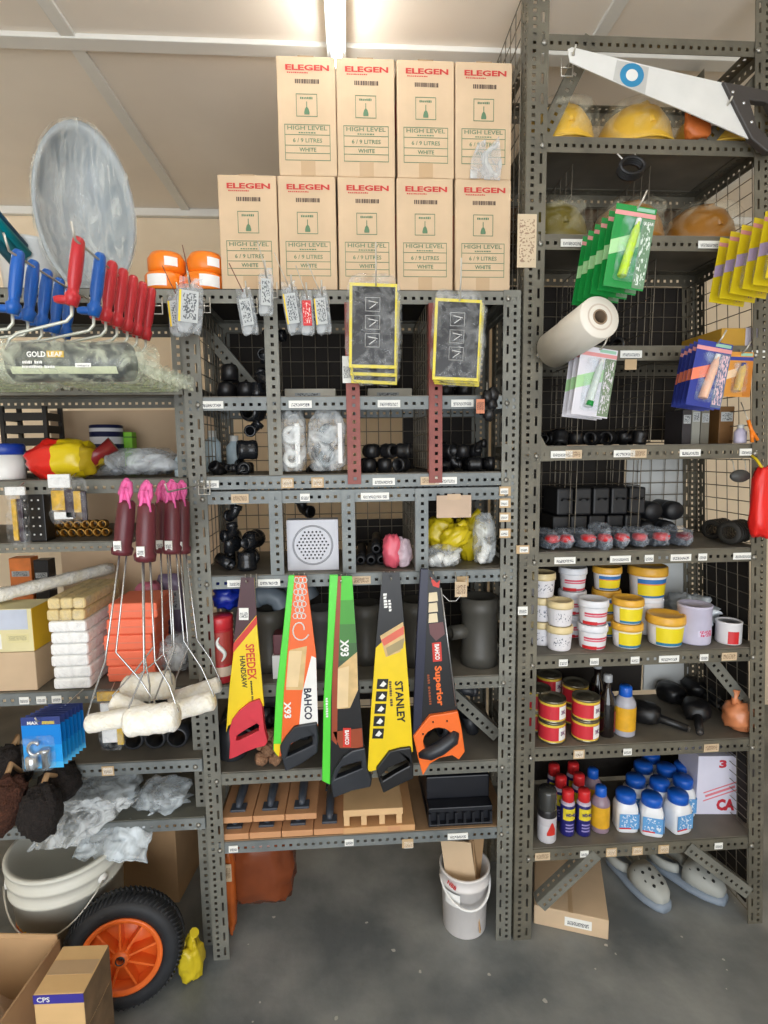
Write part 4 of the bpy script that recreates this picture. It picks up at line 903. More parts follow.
# ------------------------------------------------------------------ blue valve packs on a hook
m_bcard = banded('blue_card', [(0, (70, 176, 232)), (.12, (28, 152, 228)), (.45, (14, 128, 214)), (.84, (52, 66, 128))], 'Z', .35)
def valve():
    t = thing('valve_pack', 'x', 'blister pack', (0, 0, 0), 'blue valve packs on one hook')
    W_, H_ = .092, .132
    G().bb(-W_/2, W_/2, 0, .0012, -H_, 0).build('card', m_bcard, t)
    txt(t, 'MAX', (-.018, -.0008, -.0145), .0085, m_white, w_=.026, bold=.03); G().bb(.0, .036, -.0008, 0, -.019, -.0105).build('yellow_print', printed('yellow_print', (52, 66, 128), (214, 190, 60), 12, 2, .42, .05, .95), t)
    g = G(); g.tube([(-.014+.014*math.cos(a), -.010, -.075+.016*math.sin(a)) for a in [k_*PI/8+.6 for k_ in range(14)]], .0042, 8); g.build('lever', m_chrome, t)
    G().lathe([(0, 0), (.014, 0), (.015, .004), (.015, .026), (.011, .03), (0, .03)], 14, (-.02, -.012, -.122)).build('valve_body', m_chrome, t); G().lathe([(0, 0), (.009, 0), (.009, .036), (.012, .038), (.012, .046), (0, .046)], 12, (.012, -.012, -.122)).build('valve_stem', m_chrome, t)
    g = G(); g.bb(-.038, .032, -.026, -.0005, -.126, -.045); g.build('blister', clear('blister_film', (214, 232, 244), .02, .22, 30, .08), t, bevel=.006)
    return t
v0 = valve(); vk = list(v0.children)
for i in range(7):
    y = 1.30+.031*i; t = v0 if i == 0 else copy_tree(v0, None, vk); f = i/6
    t.location = (at(40, 717, 1.30).x*(1-f)+at(66, 703, 1.49).x*f, y, at(40, 717, 1.30).z*(1-f)+at(66, 703, 1.49).z*f); t['label'] = 'blue valve blister pack, %s on its hook under the left rack shelf' % ('frontmost', 'second', 'third', 'fourth', 'fifth', 'sixth', 'rearmost')[i]
a, b = at(40, 717, 1.30), at(66, 703, 1.49)
t = thing('display_hook', 'wire hook holding the blue valve packs', 'hook', (b.x, YF-.004, b.z-.005), 'wire display hooks')
G().tube([(0, 0, 0), b-t.location+Vector((0, 0, -.006)), a-t.location+Vector((0, -.012, -.006)), a-t.location+Vector((0, -.02, .008))], .002, 6).build('prong', m_hook, t)
packet('yellow and white blister pack hanging behind the mini roller covers', 97, 692, 125, 747, 1.545, [(0, 1, 0, .16, m_ybr, 'header'), (.1, .5, .2, .6, m_paper, 'product'), (.1, .72, .62, .9, m_paper, 'label'), (.72, .98, .2, .95, mat('pack_yellow', (214, 176, 60), .5), 'card_edge')])
# ------------------------------------------------------------------ black pipes and bags on the lower left shelves
z4, z5 = ZL['s771']+.001, ZL['s830']+.001
m_pvc = mat('pvc_dark', (44, 46, 50), .45, 0, .2); m_pvcg = mat('pvc_grey', (92, 94, 96), .5, 0, .1)
def pipe_mesh(ro, L, ri=None):
    ri = ri or ro*.86
    return G().lathe([(ri, 0), (ro*1.06, 0), (ro*1.06, L*.22), (ro, L*.24), (ro, L), (ri, L), (ri, 0)], 18, R=aim((0, 1, 0))).mesh('pipe')
pm_ = {}
for i, (px, zz, r_, Y) in enumerate(((112, 0, .031, 1.66), (134, 0, .03, 1.66), (156, 0, .031, 1.66), (178, 0, .031, 1.66), (123, 1, .03, 1.67), (145, 1, .03, 1.67), (167, 1, .03, 1.67))):
    if r_ not in pm_: pm_[r_] = pipe_mesh(r_, .2); pm_[r_].materials.append(m_pvc)
    o = obj('pipe_fitting', pm_[r_], None, None, (at(px, 760, Y).x, Y, z4+r_*1.08+zz*.058)); o.rotation_euler.z = rs.uniform(-.04, .04)
    tag(o, 'dark pipe socket under the mini rollers, %s' % ('leftmost of the lower row', 'second of the lower row', 'third of the lower row', 'rightmost of the lower row', 'left of the upper row', 'middle of the upper row', 'right of the upper row')[i], 'pipe fitting', 'pipe sockets under the mini rollers')
m_bagf = clear('sheet_film', (214, 224, 230), .22, .8, 12, .1)
def drape(label, P, sag, seed, mt, name='plastic_bag', loc=None):
    """crumpled sheet through four corner points (front-left, front-right, back-right, back-left)"""
    A, B, C_, D = [Vector(p) for p in P]; o = loc or A
    def fn(u, v):
        p = (A*(1-u)+B*u)*(1-v)+(D*(1-u)+C_*u)*v
        k_ = Vector((u*5+seed, v*4, seed)); p = p+Vector((.010*noise.noise(k_*1.7), .010*noise.noise(k_*1.3+Vector((9, 0, 0))), .016*noise.noise(k_*2)+sag*math.sin(PI*u)*math.sin(PI*v)))
        return p-o
    t = thing(name, label, 'bag', o); g = G(); g.sheet(26, 18, fn); g.build('film', mt, t, solid=.003)
    g = G(); g.tube([fn(i/20, 0) for i in range(21)], .003, 5); g.build('hem', mt, t); return t
drape('clear plastic bag hanging over the front edge of the low left shelf', [at(73, 858, 1.56), at(146, 862, 1.55), at(152, 818, 1.60)+Vector((0, .02, .0)), at(84, 826, 1.60)], .015, 3, m_bagf)
t = thing('plastic_bag', 'clear plastic bag lying folded at the right end of the low left shelf', 'bag', (at(163, 815, 1.66).x, 1.675, z5)); G().blob((0, 0, .03), (.16, .14, .06), .3, 2.8, 17, 28, 18, 2.6, flat_bottom=True).build('film', m_bagf, t); G().blob((.0, .01, .02), (.11, .09, .035), .2, 2.8, 18, 18, 12, 2.6, flat_bottom=True).build('folded_sheet', clear('sheet_film_dim'), t)
t = thing('plastic_bag', 'long clear bag lying on the low left shelf behind the coir brushes', 'bag', (at(95, 812, 1.68).x, 1.70, z5)); G().blob((0, 0, .035), (.26, .16, .07), .28, 2.8, 19, 30, 18, 2.6, flat_bottom=True).build('film', m_bagf, t); G().blob((0, .01, .02), (.2, .1, .035), .2, 2.8, 20, 18, 12, 2.6, flat_bottom=True).build('folded_sheet', clear('sheet_film_dim', (190, 196, 200), .12, .55, 12, .15), t)
drape('long clear plastic sheet trailing over the bucket from the left shelf', [at(28, 850, 1.55), at(80, 845, 1.55), at(140, 798, 1.585), at(62, 800, 1.585)], .012, 14, clear('sheet_film_dim', (190, 196, 200), .12, .55, 12, .15))
m_coir = mat('coir_dark', (34, 28, 26), .95, 0, .3, 60, 1, 140); m_coirb = mat('coir_brown', (72, 40, 26), .95, 0, .3, 60, 1, 140)
for i, (px, py, Y, dx, dz, mt, ds) in enumerate(((4, 806, 1.46, .10, .17, m_coirb, 'brown coir brush hanging at the left edge, lowest of its bundle'), (40, 812, 1.45, .105, .145, m_coir, 'dark coir brush in front of the bundle above the bucket'), (10, 768, 1.56, .11, .13, m_coir, 'dark coir brush at the left edge under the blue packs'), (60, 782, 1.555, .10, .11, m_coir, 'dark coir brush nearest the clear bags'))):
    t = thing('coir_brush', ds, 'brush', at(px, py, Y), 'coir brushes'); g = G(); g.blob((0, 0, 0), (dx, .10, dz), .16, 4, i+50, 24, 18, 2.3, R=Matrix.Rotation(.4-.3*i, 3, 'Y')); g.build('bristles', mt, t)
    G().tube([(0, 0, dz*.3), (.01, .03, dz*.62), (0, YF-.01-Y, z4-.03-at(px, py, Y).z)], .008, 8).build('stem', m_kraftd, t)
# ------------------------------------------------------------------ floor on the left
BX, BY = -.905, 1.63
t = thing('plastic_bucket', 'large white bucket with a wire handle under the left rack', 'bucket', (BX, BY, .0005))
G().lathe([(0, 0), (.135, 0), (.14, .006), (.152, .34), (.163, .342), (.163, .352), (.155, .356), (.157, .385), (.165, .388), (.165, .40), (.157, .404), (.159, .43), (.168, .433), (.168, .443), (.154, .445), (.14, .02), (0, .014)], 48).build('body', mat('bucket_white', (216, 216, 206), .45, 0, .05, 5), t)
patch(G(), .1485, -150, -100, .18, .29).build('label', banded('bucket_label', [(0, (190, 190, 190)), (.15, (200, 40, 36)), (.55, (232, 180, 40)), (.85, (60, 60, 60))]), t)
g = G(); pts = [(.166*math.cos(a), .166*math.sin(a)-.012*math.sin(math.radians(180)+a), .37-.11*math.sin((a+math.radians(150))/math.radians(120)*PI)) for a in [math.radians(-150+120*k_/14) for k_ in range(15)]]
g.tube(pts, .003, 6); g.build('handle', m_hook, t)
for q in (-150, -30): G().lathe([(0, .008), (.014, .006), (.016, 0)], 12, (.16*math.cos(math.radians(q)), .16*math.sin(math.radians(q)), .37), aim((math.cos(math.radians(q)), math.sin(math.radians(q)), 0))).build('handle_lug', m_white, t)
bk_ = [o for o in COL.objects if o.name == 'plastic_bucket'][0]; bk_.scale = (1, 1, .92)
x0, x1 = at(112, 870, 1.86).x, at(181, 870, 1.86).x
t = carton('cardboard_box', 'dusty brown cardboard box behind the wheel, under the left rack', x0, x1, 1.84, 2.03, .0005, .30, m_kraftd); t.rotation_euler.z = -.12
# wheel
WX = atz(122, 1006, 0); RW = .165
t = thing('wheelbarrow_wheel', 'black rubber wheel with a spoked orange rim, leaning under the left rack', 'wheel', (at(122, 945, 1.47).x, 1.475, .0005), rot=(math.radians(-5), 0, math.radians(8)))
AX = aim((0, -1, 0)); c0 = (0, 0, RW)
m_rub = mat('tyre_rubber', (34, 36, 40), .6, 0, .2, 30); m_rim = mat('rim_orange', (240, 112, 44), .38, 0, .05)
G().lathe([(.112, -.035), (.125, -.042), (.145, -.042), (.158, -.032), (.164, -.012), (.165, 0), (.164, .012), (.158, .032), (.145, .042), (.125, .042), (.112, .035), (.106, 0), (.112, -.035)], 56, c0, AX).build('tyre', m_rub, t)
tr = t.children[-1]; g = G()
for k_ in range(72):
    q = 2*PI*k_/72
    for s_ in (-1, 1):
        pa = Vector((math.cos(q)*.1655, s_*.006, RW+math.sin(q)*.1655)); q2 = q+.09; pb = Vector((math.cos(q2)*.158, s_*.034, RW+math.sin(q2)*.158)); g.tube([pa, (pa+pb)/2*1.0+Vector((math.cos(q), 0, math.sin(q)))*.003, pb], .0032, 4)
g.build('tread', m_rub, tr)
G().lathe([(.098, .036), (.108, .042), (.1135, .040), (.1135, .034), (.106, .030), (.098, .010), (.095, -.02), (.1135, -.036), (.1135, -.04)], 48, c0, AX).build('rim', m_rim, t)
G().lathe([(.018, .0), (.098, .0), (.098, -.006), (.018, -.006)], 40, c0, AX).build('rim_disc', m_rim, t)
G().lathe([(.010, .05), (.020, .05), (.024, .044), (.026, 0), (.026, -.04), (.010, -.04), (.010, .05)], 20, c0, AX).build('hub', m_rim, t)
G().lathe([(.0, .03), (.010, .03), (.0105, .052), (.0135, .052), (.0135, .046)], 14, c0, AX).build('bearing', mat('bearing_steel', (70, 72, 76), .35, .7), t)
for k_ in range(9):
    q = 2*PI*k_/9+.2; d = Vector((math.cos(q), 0, math.sin(q))); n_ = Vector((-math.sin(q), 0, math.cos(q))); p0_, p1_ = Vector(c0)+d*.022, Vector(c0)+d*.100
    g = G(); vs = []
    for p, yy in ((p0_, -.042), (p1_, -.03)):
        for s_ in (-.003, .003): vs += [p+n_*s_+Vector((0, yy, 0)), p+n_*s_+Vector((0, 0.0, 0))]
    g.add(vs, [(0, 1, 5, 4), (2, 6, 7, 3), (0, 4, 6, 2), (1, 3, 7, 5), (0, 2, 3, 1), (4, 5, 7, 6)]); g.build('spoke', m_rim, t)
# open box at the very front left
m_kin = mat('kraft_inside', (200, 164, 122), .85, 0, .06, 8)
HB = .30; c1, c2 = atz(60, 938, HB), atz(-6, 1032, HB); ev = (c1-c2).normalized(); lv = Vector((-ev.y, ev.x, 0)); Lr = (c1-c2).length; Wb = .34
t = thing('open_cardboard_box', 'open brown cardboard box at the bottom left corner of the photo', 'box', (c2.x, c2.y, .0005), rz=math.atan2(ev.y, ev.x))
G().bb(0, Lr, 0, Wb, 0, .004).build('bottom', m_kin, t); G().bb(0, Lr, 0, .005, .0, HB).build('side', m_kraftd, t); G().bb(0, Lr, Wb-.005, Wb, 0, HB).build('side', m_kin, t); G().bb(Lr-.005, Lr, 0, Wb, 0, HB).build('end', m_kin, t); G().bb(0, .005, 0, Wb, 0, HB).build('end', m_kin, t)
fl = G(); fl.bb(Lr-.004, Lr+.0, .006, Wb-.01, HB, HB+.012); fl.build('flap', m_kin, t)
cp = c2+ev*(Lr*.42)+lv*(Wb*.4); t2 = thing('paper_parcel', 'grey brown paper parcel inside the open cardboard box', 'parcel', (cp.x, cp.y, .006), rz=.5); G().blob((0, 0, .10), (.17, .17, .2), .12, 2, 77, 24, 16, 4, flat_bottom=True).build('paper', mat('parcel_paper', (176, 152, 128), .8, 0, .15, 20, .2), t2); G().tube([(-.09, -.05, .1), (-.06, -.07, .2), (.05, -.06, .2), (.09, -.05, .1)], .004, 5).build('string', m_kraftd, t2)
# small carton with a blue stripe, on another one
HT = .36; q0, q1, q3 = atz(33, 995, HT), atz(83, 993, HT), atz(66, 946, HT); ex = (q1-q0).normalized(); ey = Vector((-ex.y, ex.x, 0)); w1, d1 = (q1-q0).length, (q3-q0).dot(ey)
for i, (za, zb_, nm) in enumerate(((.0005, .262, 'lower brown carton under the blue striped carton beside the wheel'), (.2625, HT, 'brown carton with a blue stripe, beside the orange wheel'))):
    t = thing('small_carton', nm, 'box', (q0.x, q0.y, za), rz=math.atan2(ex.y, ex.x)); h_ = zb_-za
    G().bb(0, w1, 0, d1, 0, h_).build('body', mat('carton_tan', (216, 178, 124), .8, 0, .05, 9), t, bevel=.002)
    G().bb(w1*.02, w1*.98, d1*.38, d1*.68, h_-.001, h_+.0006).build('tape', m_tape, t) if i else None
    G().bb(-.0006, w1+.0006, -.0008, .0, h_-.024, h_-.001).build('stripe', mat('stripe_blue', (58, 52, 150), .5), t)
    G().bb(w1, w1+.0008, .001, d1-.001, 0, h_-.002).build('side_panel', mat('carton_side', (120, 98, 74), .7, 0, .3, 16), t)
    if i: txt(t, 'CPS', (w1*.2, -.0014, h_-.0125), .013, m_white, w_=.03, bold=.02)
t = thing('yellow_bag', 'crumpled yellow plastic bag on the floor behind the wheel', 'bag', (at(191, 955, 1.545).x, 1.545, .0005)); G().blob((0, 0, .06), (.07, .08, .125), .3, 2.6, 63, 22, 16, 2.4, flat_bottom=True).build('bag', mat('bag_yellow', (214, 190, 40), .35), t); G().tube([(0, 0, .09), (.006, 0, .13), (.016, -.006, .15)], [.026, .009, .015], 8).build('knot', MATS['bag_yellow'], t)
# ------------------------------------------------------------------ right rack: white saw on the top frame
YT = 1.545
t = thing('hand_saw', 'white bladed hand saw with dark handle, hung slanting at the top right', 'saw', (at(573, 54, YT).x, YT+.003, at(573, 54, YT).z))
m_blade = mat('white_sleeve_blade', (226, 226, 222), .35, 0, .04, 12); m_dkgrey = mat('handle_dark_grey', (66, 62, 60), .45)
pxpoly(t, 'blade', [(568, 49), (572, 47), (650, 66), (724, 83), (738, 112), (749, 139), (690, 113), (620, 84), (570, 62)], YT, .004, m_blade, .0005, holes=[[(573+2.2*math.cos(a), 54+2.2*math.sin(a)) for a in [k_*PI/4 for k_ in range(8)]]])
pxpoly(t, 'grey_panel', [(617, 60), (649, 67), (645, 94), (613, 80)], YT-.0006, .0006, mat('panel_grey', (196, 196, 192), .4))
for r_, mt, e in ((12, mat('logo_blue', (52, 140, 186), .4), .0012), (6, m_white, .0018)):
    pxpoly(t, 'round_logo', [(632+r_*math.cos(a), 75+r_*math.sin(a)) for a in [k_*PI/12 for k_ in range(24)]], YT-e, .0006, mt)
pxpoly(t, 'handle', [(723, 81), (740, 84), (768, 90), (786, 98), (792, 125), (784, 150), (768, 152), (752, 139), (738, 112)], YT-.009, .022, m_dkgrey, .004, holes=[[(750, 100), (768, 102), (776, 120), (770, 138), (758, 126)]])
for p in ((733, 92), (744, 103), (752, 122)): G().lathe([(0, .003), (.004, .002), (.005, 0)], 10, at(p[0], p[1], YT-.009)-t.location, aim((0, -1, 0))).build('rivet', m_chrome, t)
pxtxt(t, 'HARDWARE SAW', 672, 92, YT-.0008, 30, 2.4, m_inkk, -16) if False else None
hookw('wire hook holding the tip of the white saw', at(573, 54, YT).x, at(573, 54, YT).z, YF-.002, YT-.006, .01)
hookw('wire hook holding the white saw beside its handle', at(728, 92, YT).x, at(728, 100, YT).z-.012, YF-.002, YT-.006, .01)
# ------------------------------------------------------------------ safety helmets
m_hy = mat('helmet_yellow', (222, 178, 62), .35, 0, .06); m_hb = mat('helmet_amber', (158, 106, 36), .4, 0, .1); m_ho = mat('helmet_olive', (112, 100, 40), .45, 0, .12)
def helmet(label, x, y, z, mt, rz, s=1.0, rx=0):
    t = thing('safety_helmet', label, 'helmet', (x, y, z), 'safety helmets in clear bags', rot=(rx, 0, rz))
    prof = [(.135*s, 0), (.132*s, .03*s), (.12*s, .08*s), (.095*s, .12*s), (.055*s, .145*s), (0, .152*s)]
    G().lathe(prof, 28, sx=.86, sy=1.0).build('shell', mt, t, solid=.003)
    G().lathe([(.128*s, .006), (.141*s, .0), (.143*s, .003), (.13*s, .012)], 28, sx=.85, sy=1.1).build('brim', mt, t)
    G().tube([(0, -.125*s, .05*s), (0, -.08*s, .128*s), (0, 0, .156*s), (0, .08*s, .128*s), (0, .125*s, .05*s)], .011*s, 8).build('ridge', mt, t)
    G().blob((0, 0, .078*s), (.243*s, .31*s, .165*s), .05, 2.6, int(x*100), 26, 18, 2.4, flat_bottom=True).build('film', clear('helmet_film', (232, 228, 204), .0, .24, 14, .1), t)
    return t
zs = ZR[1]+.003
helmet('yellow safety helmet in a clear bag, left on the upper right shelf', .652, 1.735, zs, m_hy, 0, .95)
helmet('yellow safety helmet in a clear bag, middle of the upper right shelf', .890, 1.735, zs, m_hy, 0, .98)
helmet('yellow safety helmet in a clear bag, right on the upper right shelf', 1.126, 1.735, zs, m_hy, 0, .94)
t = thing('orange_pouch', 'small orange pouch tucked between the yellow helmets', 'pouch', (at(690, 130, 1.64).x, 1.602, zs)); G().blob((0, 0, .05), (.08, .03, .10), .15, 3, 81, 18, 12, 3, flat_bottom=True).build('pouch', mat('pouch_orange', (196, 104, 44), .5), t); G().tube([(-.03, -.012, .06), (0, -.02, .075), (.03, -.012, .06)], .005, 6).build('flap', m_black, t)
zs = ZR[2]+.001
helmet('olive yellow helmet in a bag on the left of the second right shelf', .652, 1.76, zs, m_ho, 0, .95)
helmet('amber helmet in a bag at the middle of the second right shelf', .890, 1.76, zs, m_hb, 0, .98)
helmet('amber yellow helmet in a bag on the right of the second right shelf', 1.128, 1.76, zs, m_hb, 0, .94)
t = thing('cable_coil', 'black coil hanging under the upper right shelf beam', 'coil', at(632, 166, 1.555))
for k_ in range(4):
    G().tube([(.034*math.cos(a), -.002+.004*k_, .022*math.sin(a)-.003*k_) for a in [q*PI/8 for q in range(17)]], .006, 6, False).build('turn', m_black, t)
G().tube([(-.02, .006, .016), (-.026, .036, .05)], .002, 5).build('tie', m_paper, t); G().tube([(.02, .006, .016), (.026, .036, .05)], .002, 5).build('tie', m_paper, t)
# ------------------------------------------------------------------ glue blister packs
def glue_pack(mats, W_=.098, H_=.185, word=None):
    """card with header strip, slanting band, tube under a blister and a printed side panel"""
    card, band, tube_m, cap_m, side, strip = mats
    t = thing('glue_pack', 'x', 'blister pack')
    G().bb(-W_/2, W_/2, 0, .0012, -H_, 0).build('card', card, t)
    G().bb(-W_/2, W_/2, -.0006, .0, -.024, -.014).build('header_strip', strip, t)
    G().bb(W_*.02, W_*.46, -.0006, 0, -.011, -.003).build('header_label', mat('header_mint', (150, 196, 172), .5), t)
    G().prism([(-W_*.5, -H_*.62), (-W_*.5, -H_*.44), (W_*.2, -H_*.3), (W_*.2, -H_*.48)], -.0006, 0).build('slanting_band', band, t)
    G().bb(W_*.2, W_*.5, -.0007, 0, -H_*.98, -.026).build('side_panel', side, t)
    if word: txt(t, word, (W_*.35, -.0014, -.036), .0075, m_white, w_=W_*.26, bold=.02)
    a, b = Vector((W_*.06, -.011, -.034)), Vector((-W_*.13, -.011, -H_*.88)); d = b-a
    G().tube([a, a+d*.06, a+d*.1, a+d*.2, a+d*.75, a+d*.98, b], [.005, .0065, .007, .0115, .0135, .014, .012], 12, flat=.75).build('glue_tube', tube_m, t)
    G().tube([a+d*-.01, a+d*.11], .0062, 10).build('cap', cap_m, t)
    G().bb(-W_*.34, W_*.18, -.024, -.0008, -H_*.93, -.03).build('blister', clear('blister_film', (214, 232, 244), .02, .22, 30, .08), t, bevel=.008)
    return t
def hang(proto, n, f_px, b_px, Yf_, Yb, tilt, words, grp, hk_label, zoff=-.004, reach=.015):
    """n copies of a pack on one hook, from the front pixel to the back pixel"""
    a, b = at(f_px[0], f_px[1], Yf_), at(b_px[0], b_px[1], Yb); kd = list(proto.children)
    for i in range(n):
        f = i/max(1, n-1); t = proto if i == 0 else copy_tree(proto, None, kd); t.location = a*(1-f)+b*f
        t.rotation_euler = (0, math.radians(tilt+rs.uniform(-1, 1)), math.radians(rs.uniform(-3, 3))); t['label'] = words[i] if isinstance(words, list) else words % ORD[n][i]; t['group'] = grp
    h = thing('display_hook', hk_label, 'hook', (b.x, YF-.004, b.z+zoff), 'wire display hooks'); L = h.location
    G().tube([(0, 0, 0), b-L+Vector((0, -.002, zoff)), a-L+Vector((0, -reach*.6, zoff)), a-L+Vector((.006, -reach, zoff+.012)), a-L+Vector((.012, -reach-.006, zoff+.03))], .0024, 6).build('prong', m_hook, h)
    g = G(); g.tube([(-.016, -.003, .014), (-.016, -.003, -.03), (.016, -.003, -.03), (.016, -.003, .014)], .002, 6); g.build('clip', m_hook, h)
ORD = {2: ('front', 'rear'), 3: ('front', 'middle', 'rear'), 5: ('frontmost', 'second', 'middle', 'fourth', 'rearmost'), 6: ('frontmost', 'second', 'third', 'fourth', 'fifth', 'rearmost'), 7: ('frontmost', 'second', 'third', 'fourth', 'fifth', 'sixth', 'rearmost')}
mg = mat('pack_green', (18, 142, 62), .4, 0, .04); mgl = mat('pack_pale_green', (170, 214, 158), .4); mlime = mat('tube_lime', (190, 226, 46), .35); mpk = mat('strip_pink', (222, 150, 150), .5)
mgs = printed('side_grey_green', (110, 142, 112), (222, 232, 222), 2.4, 5, .56, .05, .97)
g0 = glue_pack((mg, mgl, mlime, m_white, mgs, mpk), .098, .188, 'CLEAR')
hang(g0, 6, (637, 206), (600, 239), 1.30, 1.555, 8, 'green glue blister pack with lime tube, %s on its hook', 'green glue packs', 'wire hook holding the green glue packs')
my = mat('pack_yellow_card', (226, 202, 28), .4, 0, .04); mli = mat('pack_lilac', (176, 158, 196), .4); mys = printed('side_yellow', (216, 190, 40), (120, 96, 120), 2.4, 5, .55, .05, .97)
y0 = glue_pack((my, mli, mat('tube_pale_lilac', (214, 204, 216), .35), m_white, mys, mpk), .105, .18)
hang(y0, 6, (800, 206), (738, 240), 1.33, 1.555, 8, 'yellow and lilac glue blister pack, %s on its hook at the right edge', 'yellow glue packs', 'wire hook holding the yellow glue packs')
mbl = mat('pack_blue', (48, 62, 148), .4, 0, .05); mco = mat('pack_coral', (238, 132, 100), .4); mbs = printed('side_slate', (96, 110, 140), (226, 190, 196), 2.4, 5, .5, .05, .97)
b0 = glue_pack((mbl, mco, mat('tube_coral', (240, 190, 160), .35), m_white, mbs, mpk), .096, .168)
hang(b0, 5, (716, 342), (697, 351), 1.38, 1.55, 9, 'blue and coral glue blister pack, %s on its hook', 'blue glue packs', 'wire hook holding the blue glue packs')
mwg = mat('pack_white_card', (222, 220, 228), .4, 0, .03); w0 = glue_pack((mwg, mgl, mat('tube_white_green', (214, 226, 220), .35), m_white, printed('side_sage', (120, 138, 110), (220, 214, 220), 2.4, 5, .55, .05, .97), mpk), .106, .186)
G().tube([(-.013, -.0225, -.185*.80), (-.0155, -.0225, -.185*.87)], [.009, .010], 10).build('tube_foot', mg, w0)
hang(w0, 3, (600, 348), (588, 353), 1.48, 1.545, 7, 'white and green glue blister pack, %s of three under the paper roll', 'white glue packs', 'wire hook holding the white and green glue packs')
o0 = glue_pack((mat('pack_orange', (214, 146, 60), .4, 0, .1), mat('pack_orange_pale', (238, 206, 170), .4), mat('tube_gold', (226, 186, 90), .35), mbl, mat('side_amber', (198, 122, 40), .4), mbl), .078, .128)
hang(o0, 2, (741, 352), (741, 352), 1.535, 1.56, 2, 'orange glue blister pack, %s of two beside the blue packs', 'orange glue packs', 'wire hook holding the orange glue packs')
# ------------------------------------------------------------------ paper roll
zr4 = ZR[3]+.001; rR = .054
pA, pB = Vector((at(600, 317, 1.34).x, 1.34, at(600, 317, 1.34).z)), Vector((at(553, 350, 1.56).x, 1.555, at(553, 350, 1.56).z)); d = pB-pA; L_ = d.length
t = thing('film_roll', 'big white roll of plastic film sticking out of the right rack', 'roll', pA)
Rr = aim(d); G().lathe([(.018, 0), (.052, 0), (rR, .003), (rR, L_*.55), (rR*.96, L_*.57), (rR*.97, L_), (.018, L_), (.018, 0)], 36, (0, 0, 0), Rr).build('film', mat('roll_white', (228, 222, 210), .45, 0, .03, 8), t)
G().lathe([(.016, -.002), (.0195, -.002), (.0195, L_*.8), (.016, L_*.8), (.016, -.002)], 24, (0, 0, 0), Rr).build('core', mat('roll_core', (150, 128, 104), .8), t)
G().lathe([(.030, -.0006), (.034, -.0006)], 30, (0, 0, 0), Rr).build('layer_line', mat('roll_line', (205, 190, 176), .6), t)
# ------------------------------------------------------------------ dark stock on shelves three to five
zq = ZR[3]+.001
def black_fit(kind, r=.022):
    if kind == 'elbow':
        g = G(); g.tube([(0, 0, 0), (0, 0, r*.8), (0, -r*.35, r*1.5), (0, -r*1.2, r*1.9), (0, -r*2.0, r*1.9)], [r*.86]*5, 14, False)
        g.lathe([(r*.8, -r*.2), (r*1.05, -r*.2), (r*1.05, r*.6), (r*.86, r*.65)], 14); g.lathe([(r*.8, 0), (r*1.05, 0), (r*1.05, r*.8), (r*.8, r*.85)], 14, (0, -r*1.4, r*1.9), aim((0, -1, 0)))
    elif kind == 'tee':
        g = G(); g.lathe([(r*.8, -r*1.6), (r, -r*1.6), (r, r*1.6), (r*.8, r*1.6), (r*.8, -r*1.6)], 14, R=aim((1, 0, 0))); g.lathe([(r*.9, 0), (r*.9, r*1.6), (r*.7, r*1.6), (r*.7, 0)], 14, R=aim((0, -1, 0)))
    elif kind == 'cap':
        g = G(); g.lathe([(r*.85, -r*.9), (r, -r*.9), (r*1.02, r*.4), (r*.8, r*.85), (r*.3, r), (0, r)], 16)
    else:
        g = G(); g.lathe([(r*.7, -r), (r, -r), (r*1.08, -r*.6), (r, -r*.2), (r, r*.2), (r*1.08, r*.6), (r, r), (r*.7, r), (r*.7, -r)], 16)
    me = g.mesh(kind); return me
FIT = {}
def fits(label, group, n, x0, x1, y0, y1, z0, kinds=('elbow', 'tee', 'coupling', 'cap'), r=.022, mt=None, layer=None, seed=0, name='pipe_fitting'):
    """pile of fittings, every one an object; packed in a grid of layers that narrows upwards"""
    mt = mt or m_black; q = random.Random(seed); p_ = r*2.35; k_ = 0; z = z0+r*1.02; lv = 0
    while k_ < n:
        nx = max(1, int((x1-x0-lv*p_*.4)/p_)); ny = max(1, int((y1-y0-lv*p_*.3)/p_))
        for j in range(ny):
            for i in range(nx):
                if k_ >= n: return
                kd = q.choice(kinds); key = (kd, r, mt.name)
                if key not in FIT: me = black_fit(kd, r); me.materials.append(mt); me.polygons.foreach_set('use_smooth', [True]*len(me.polygons)); FIT[key] = me
                o = obj(name, FIT[key], None, None, (x0+lv*p_*.2+p_*(i+.5)+q.uniform(-.1, .1)*r, y0+p_*(j+.5)+q.uniform(-.1, .1)*r, z))
                o.rotation_euler = (q.choice((0, PI/2, -PI/2)), q.uniform(0, 6.2), q.uniform(0, 6.2)) if kd != 'cap' else (0, 0, q.uniform(0, 6))
                if kd in ('elbow', 'tee'): o.scale = (.62, .62, .62)
                tag(o, label, 'pipe fitting', group); k_ += 1
        z += p_*.86; lv += 1
fits('black plastic fitting at the back of the shelf behind the film roll', 'fittings behind the film roll', 14, .62, .95, 1.70, 1.90, ZR[3]+.001, r=.024, seed=1)
fits('black plastic fitting on the shelf under the blue glue packs', 'fittings under the blue glue packs', 16, .60, .98, 1.68, 1.86, ZR[4]+.001, r=.022, seed=2)
t = thing('long_carton', 'long yellow and white carton on the right rack beside the blue packs', 'box', (at(755, 338, 1.62).x-.035, 1.615, ZR[3]+.001)); G().bb(-.075, .06, 0, .2, 0, .055).build('body', mat('amber_carton', (196, 150, 52), .6), t, bevel=.002); G().bb(.0, .061, -.0008, .201, .0, .056).build('white_end', mat('lilac_white', (214, 206, 218), .6), t)
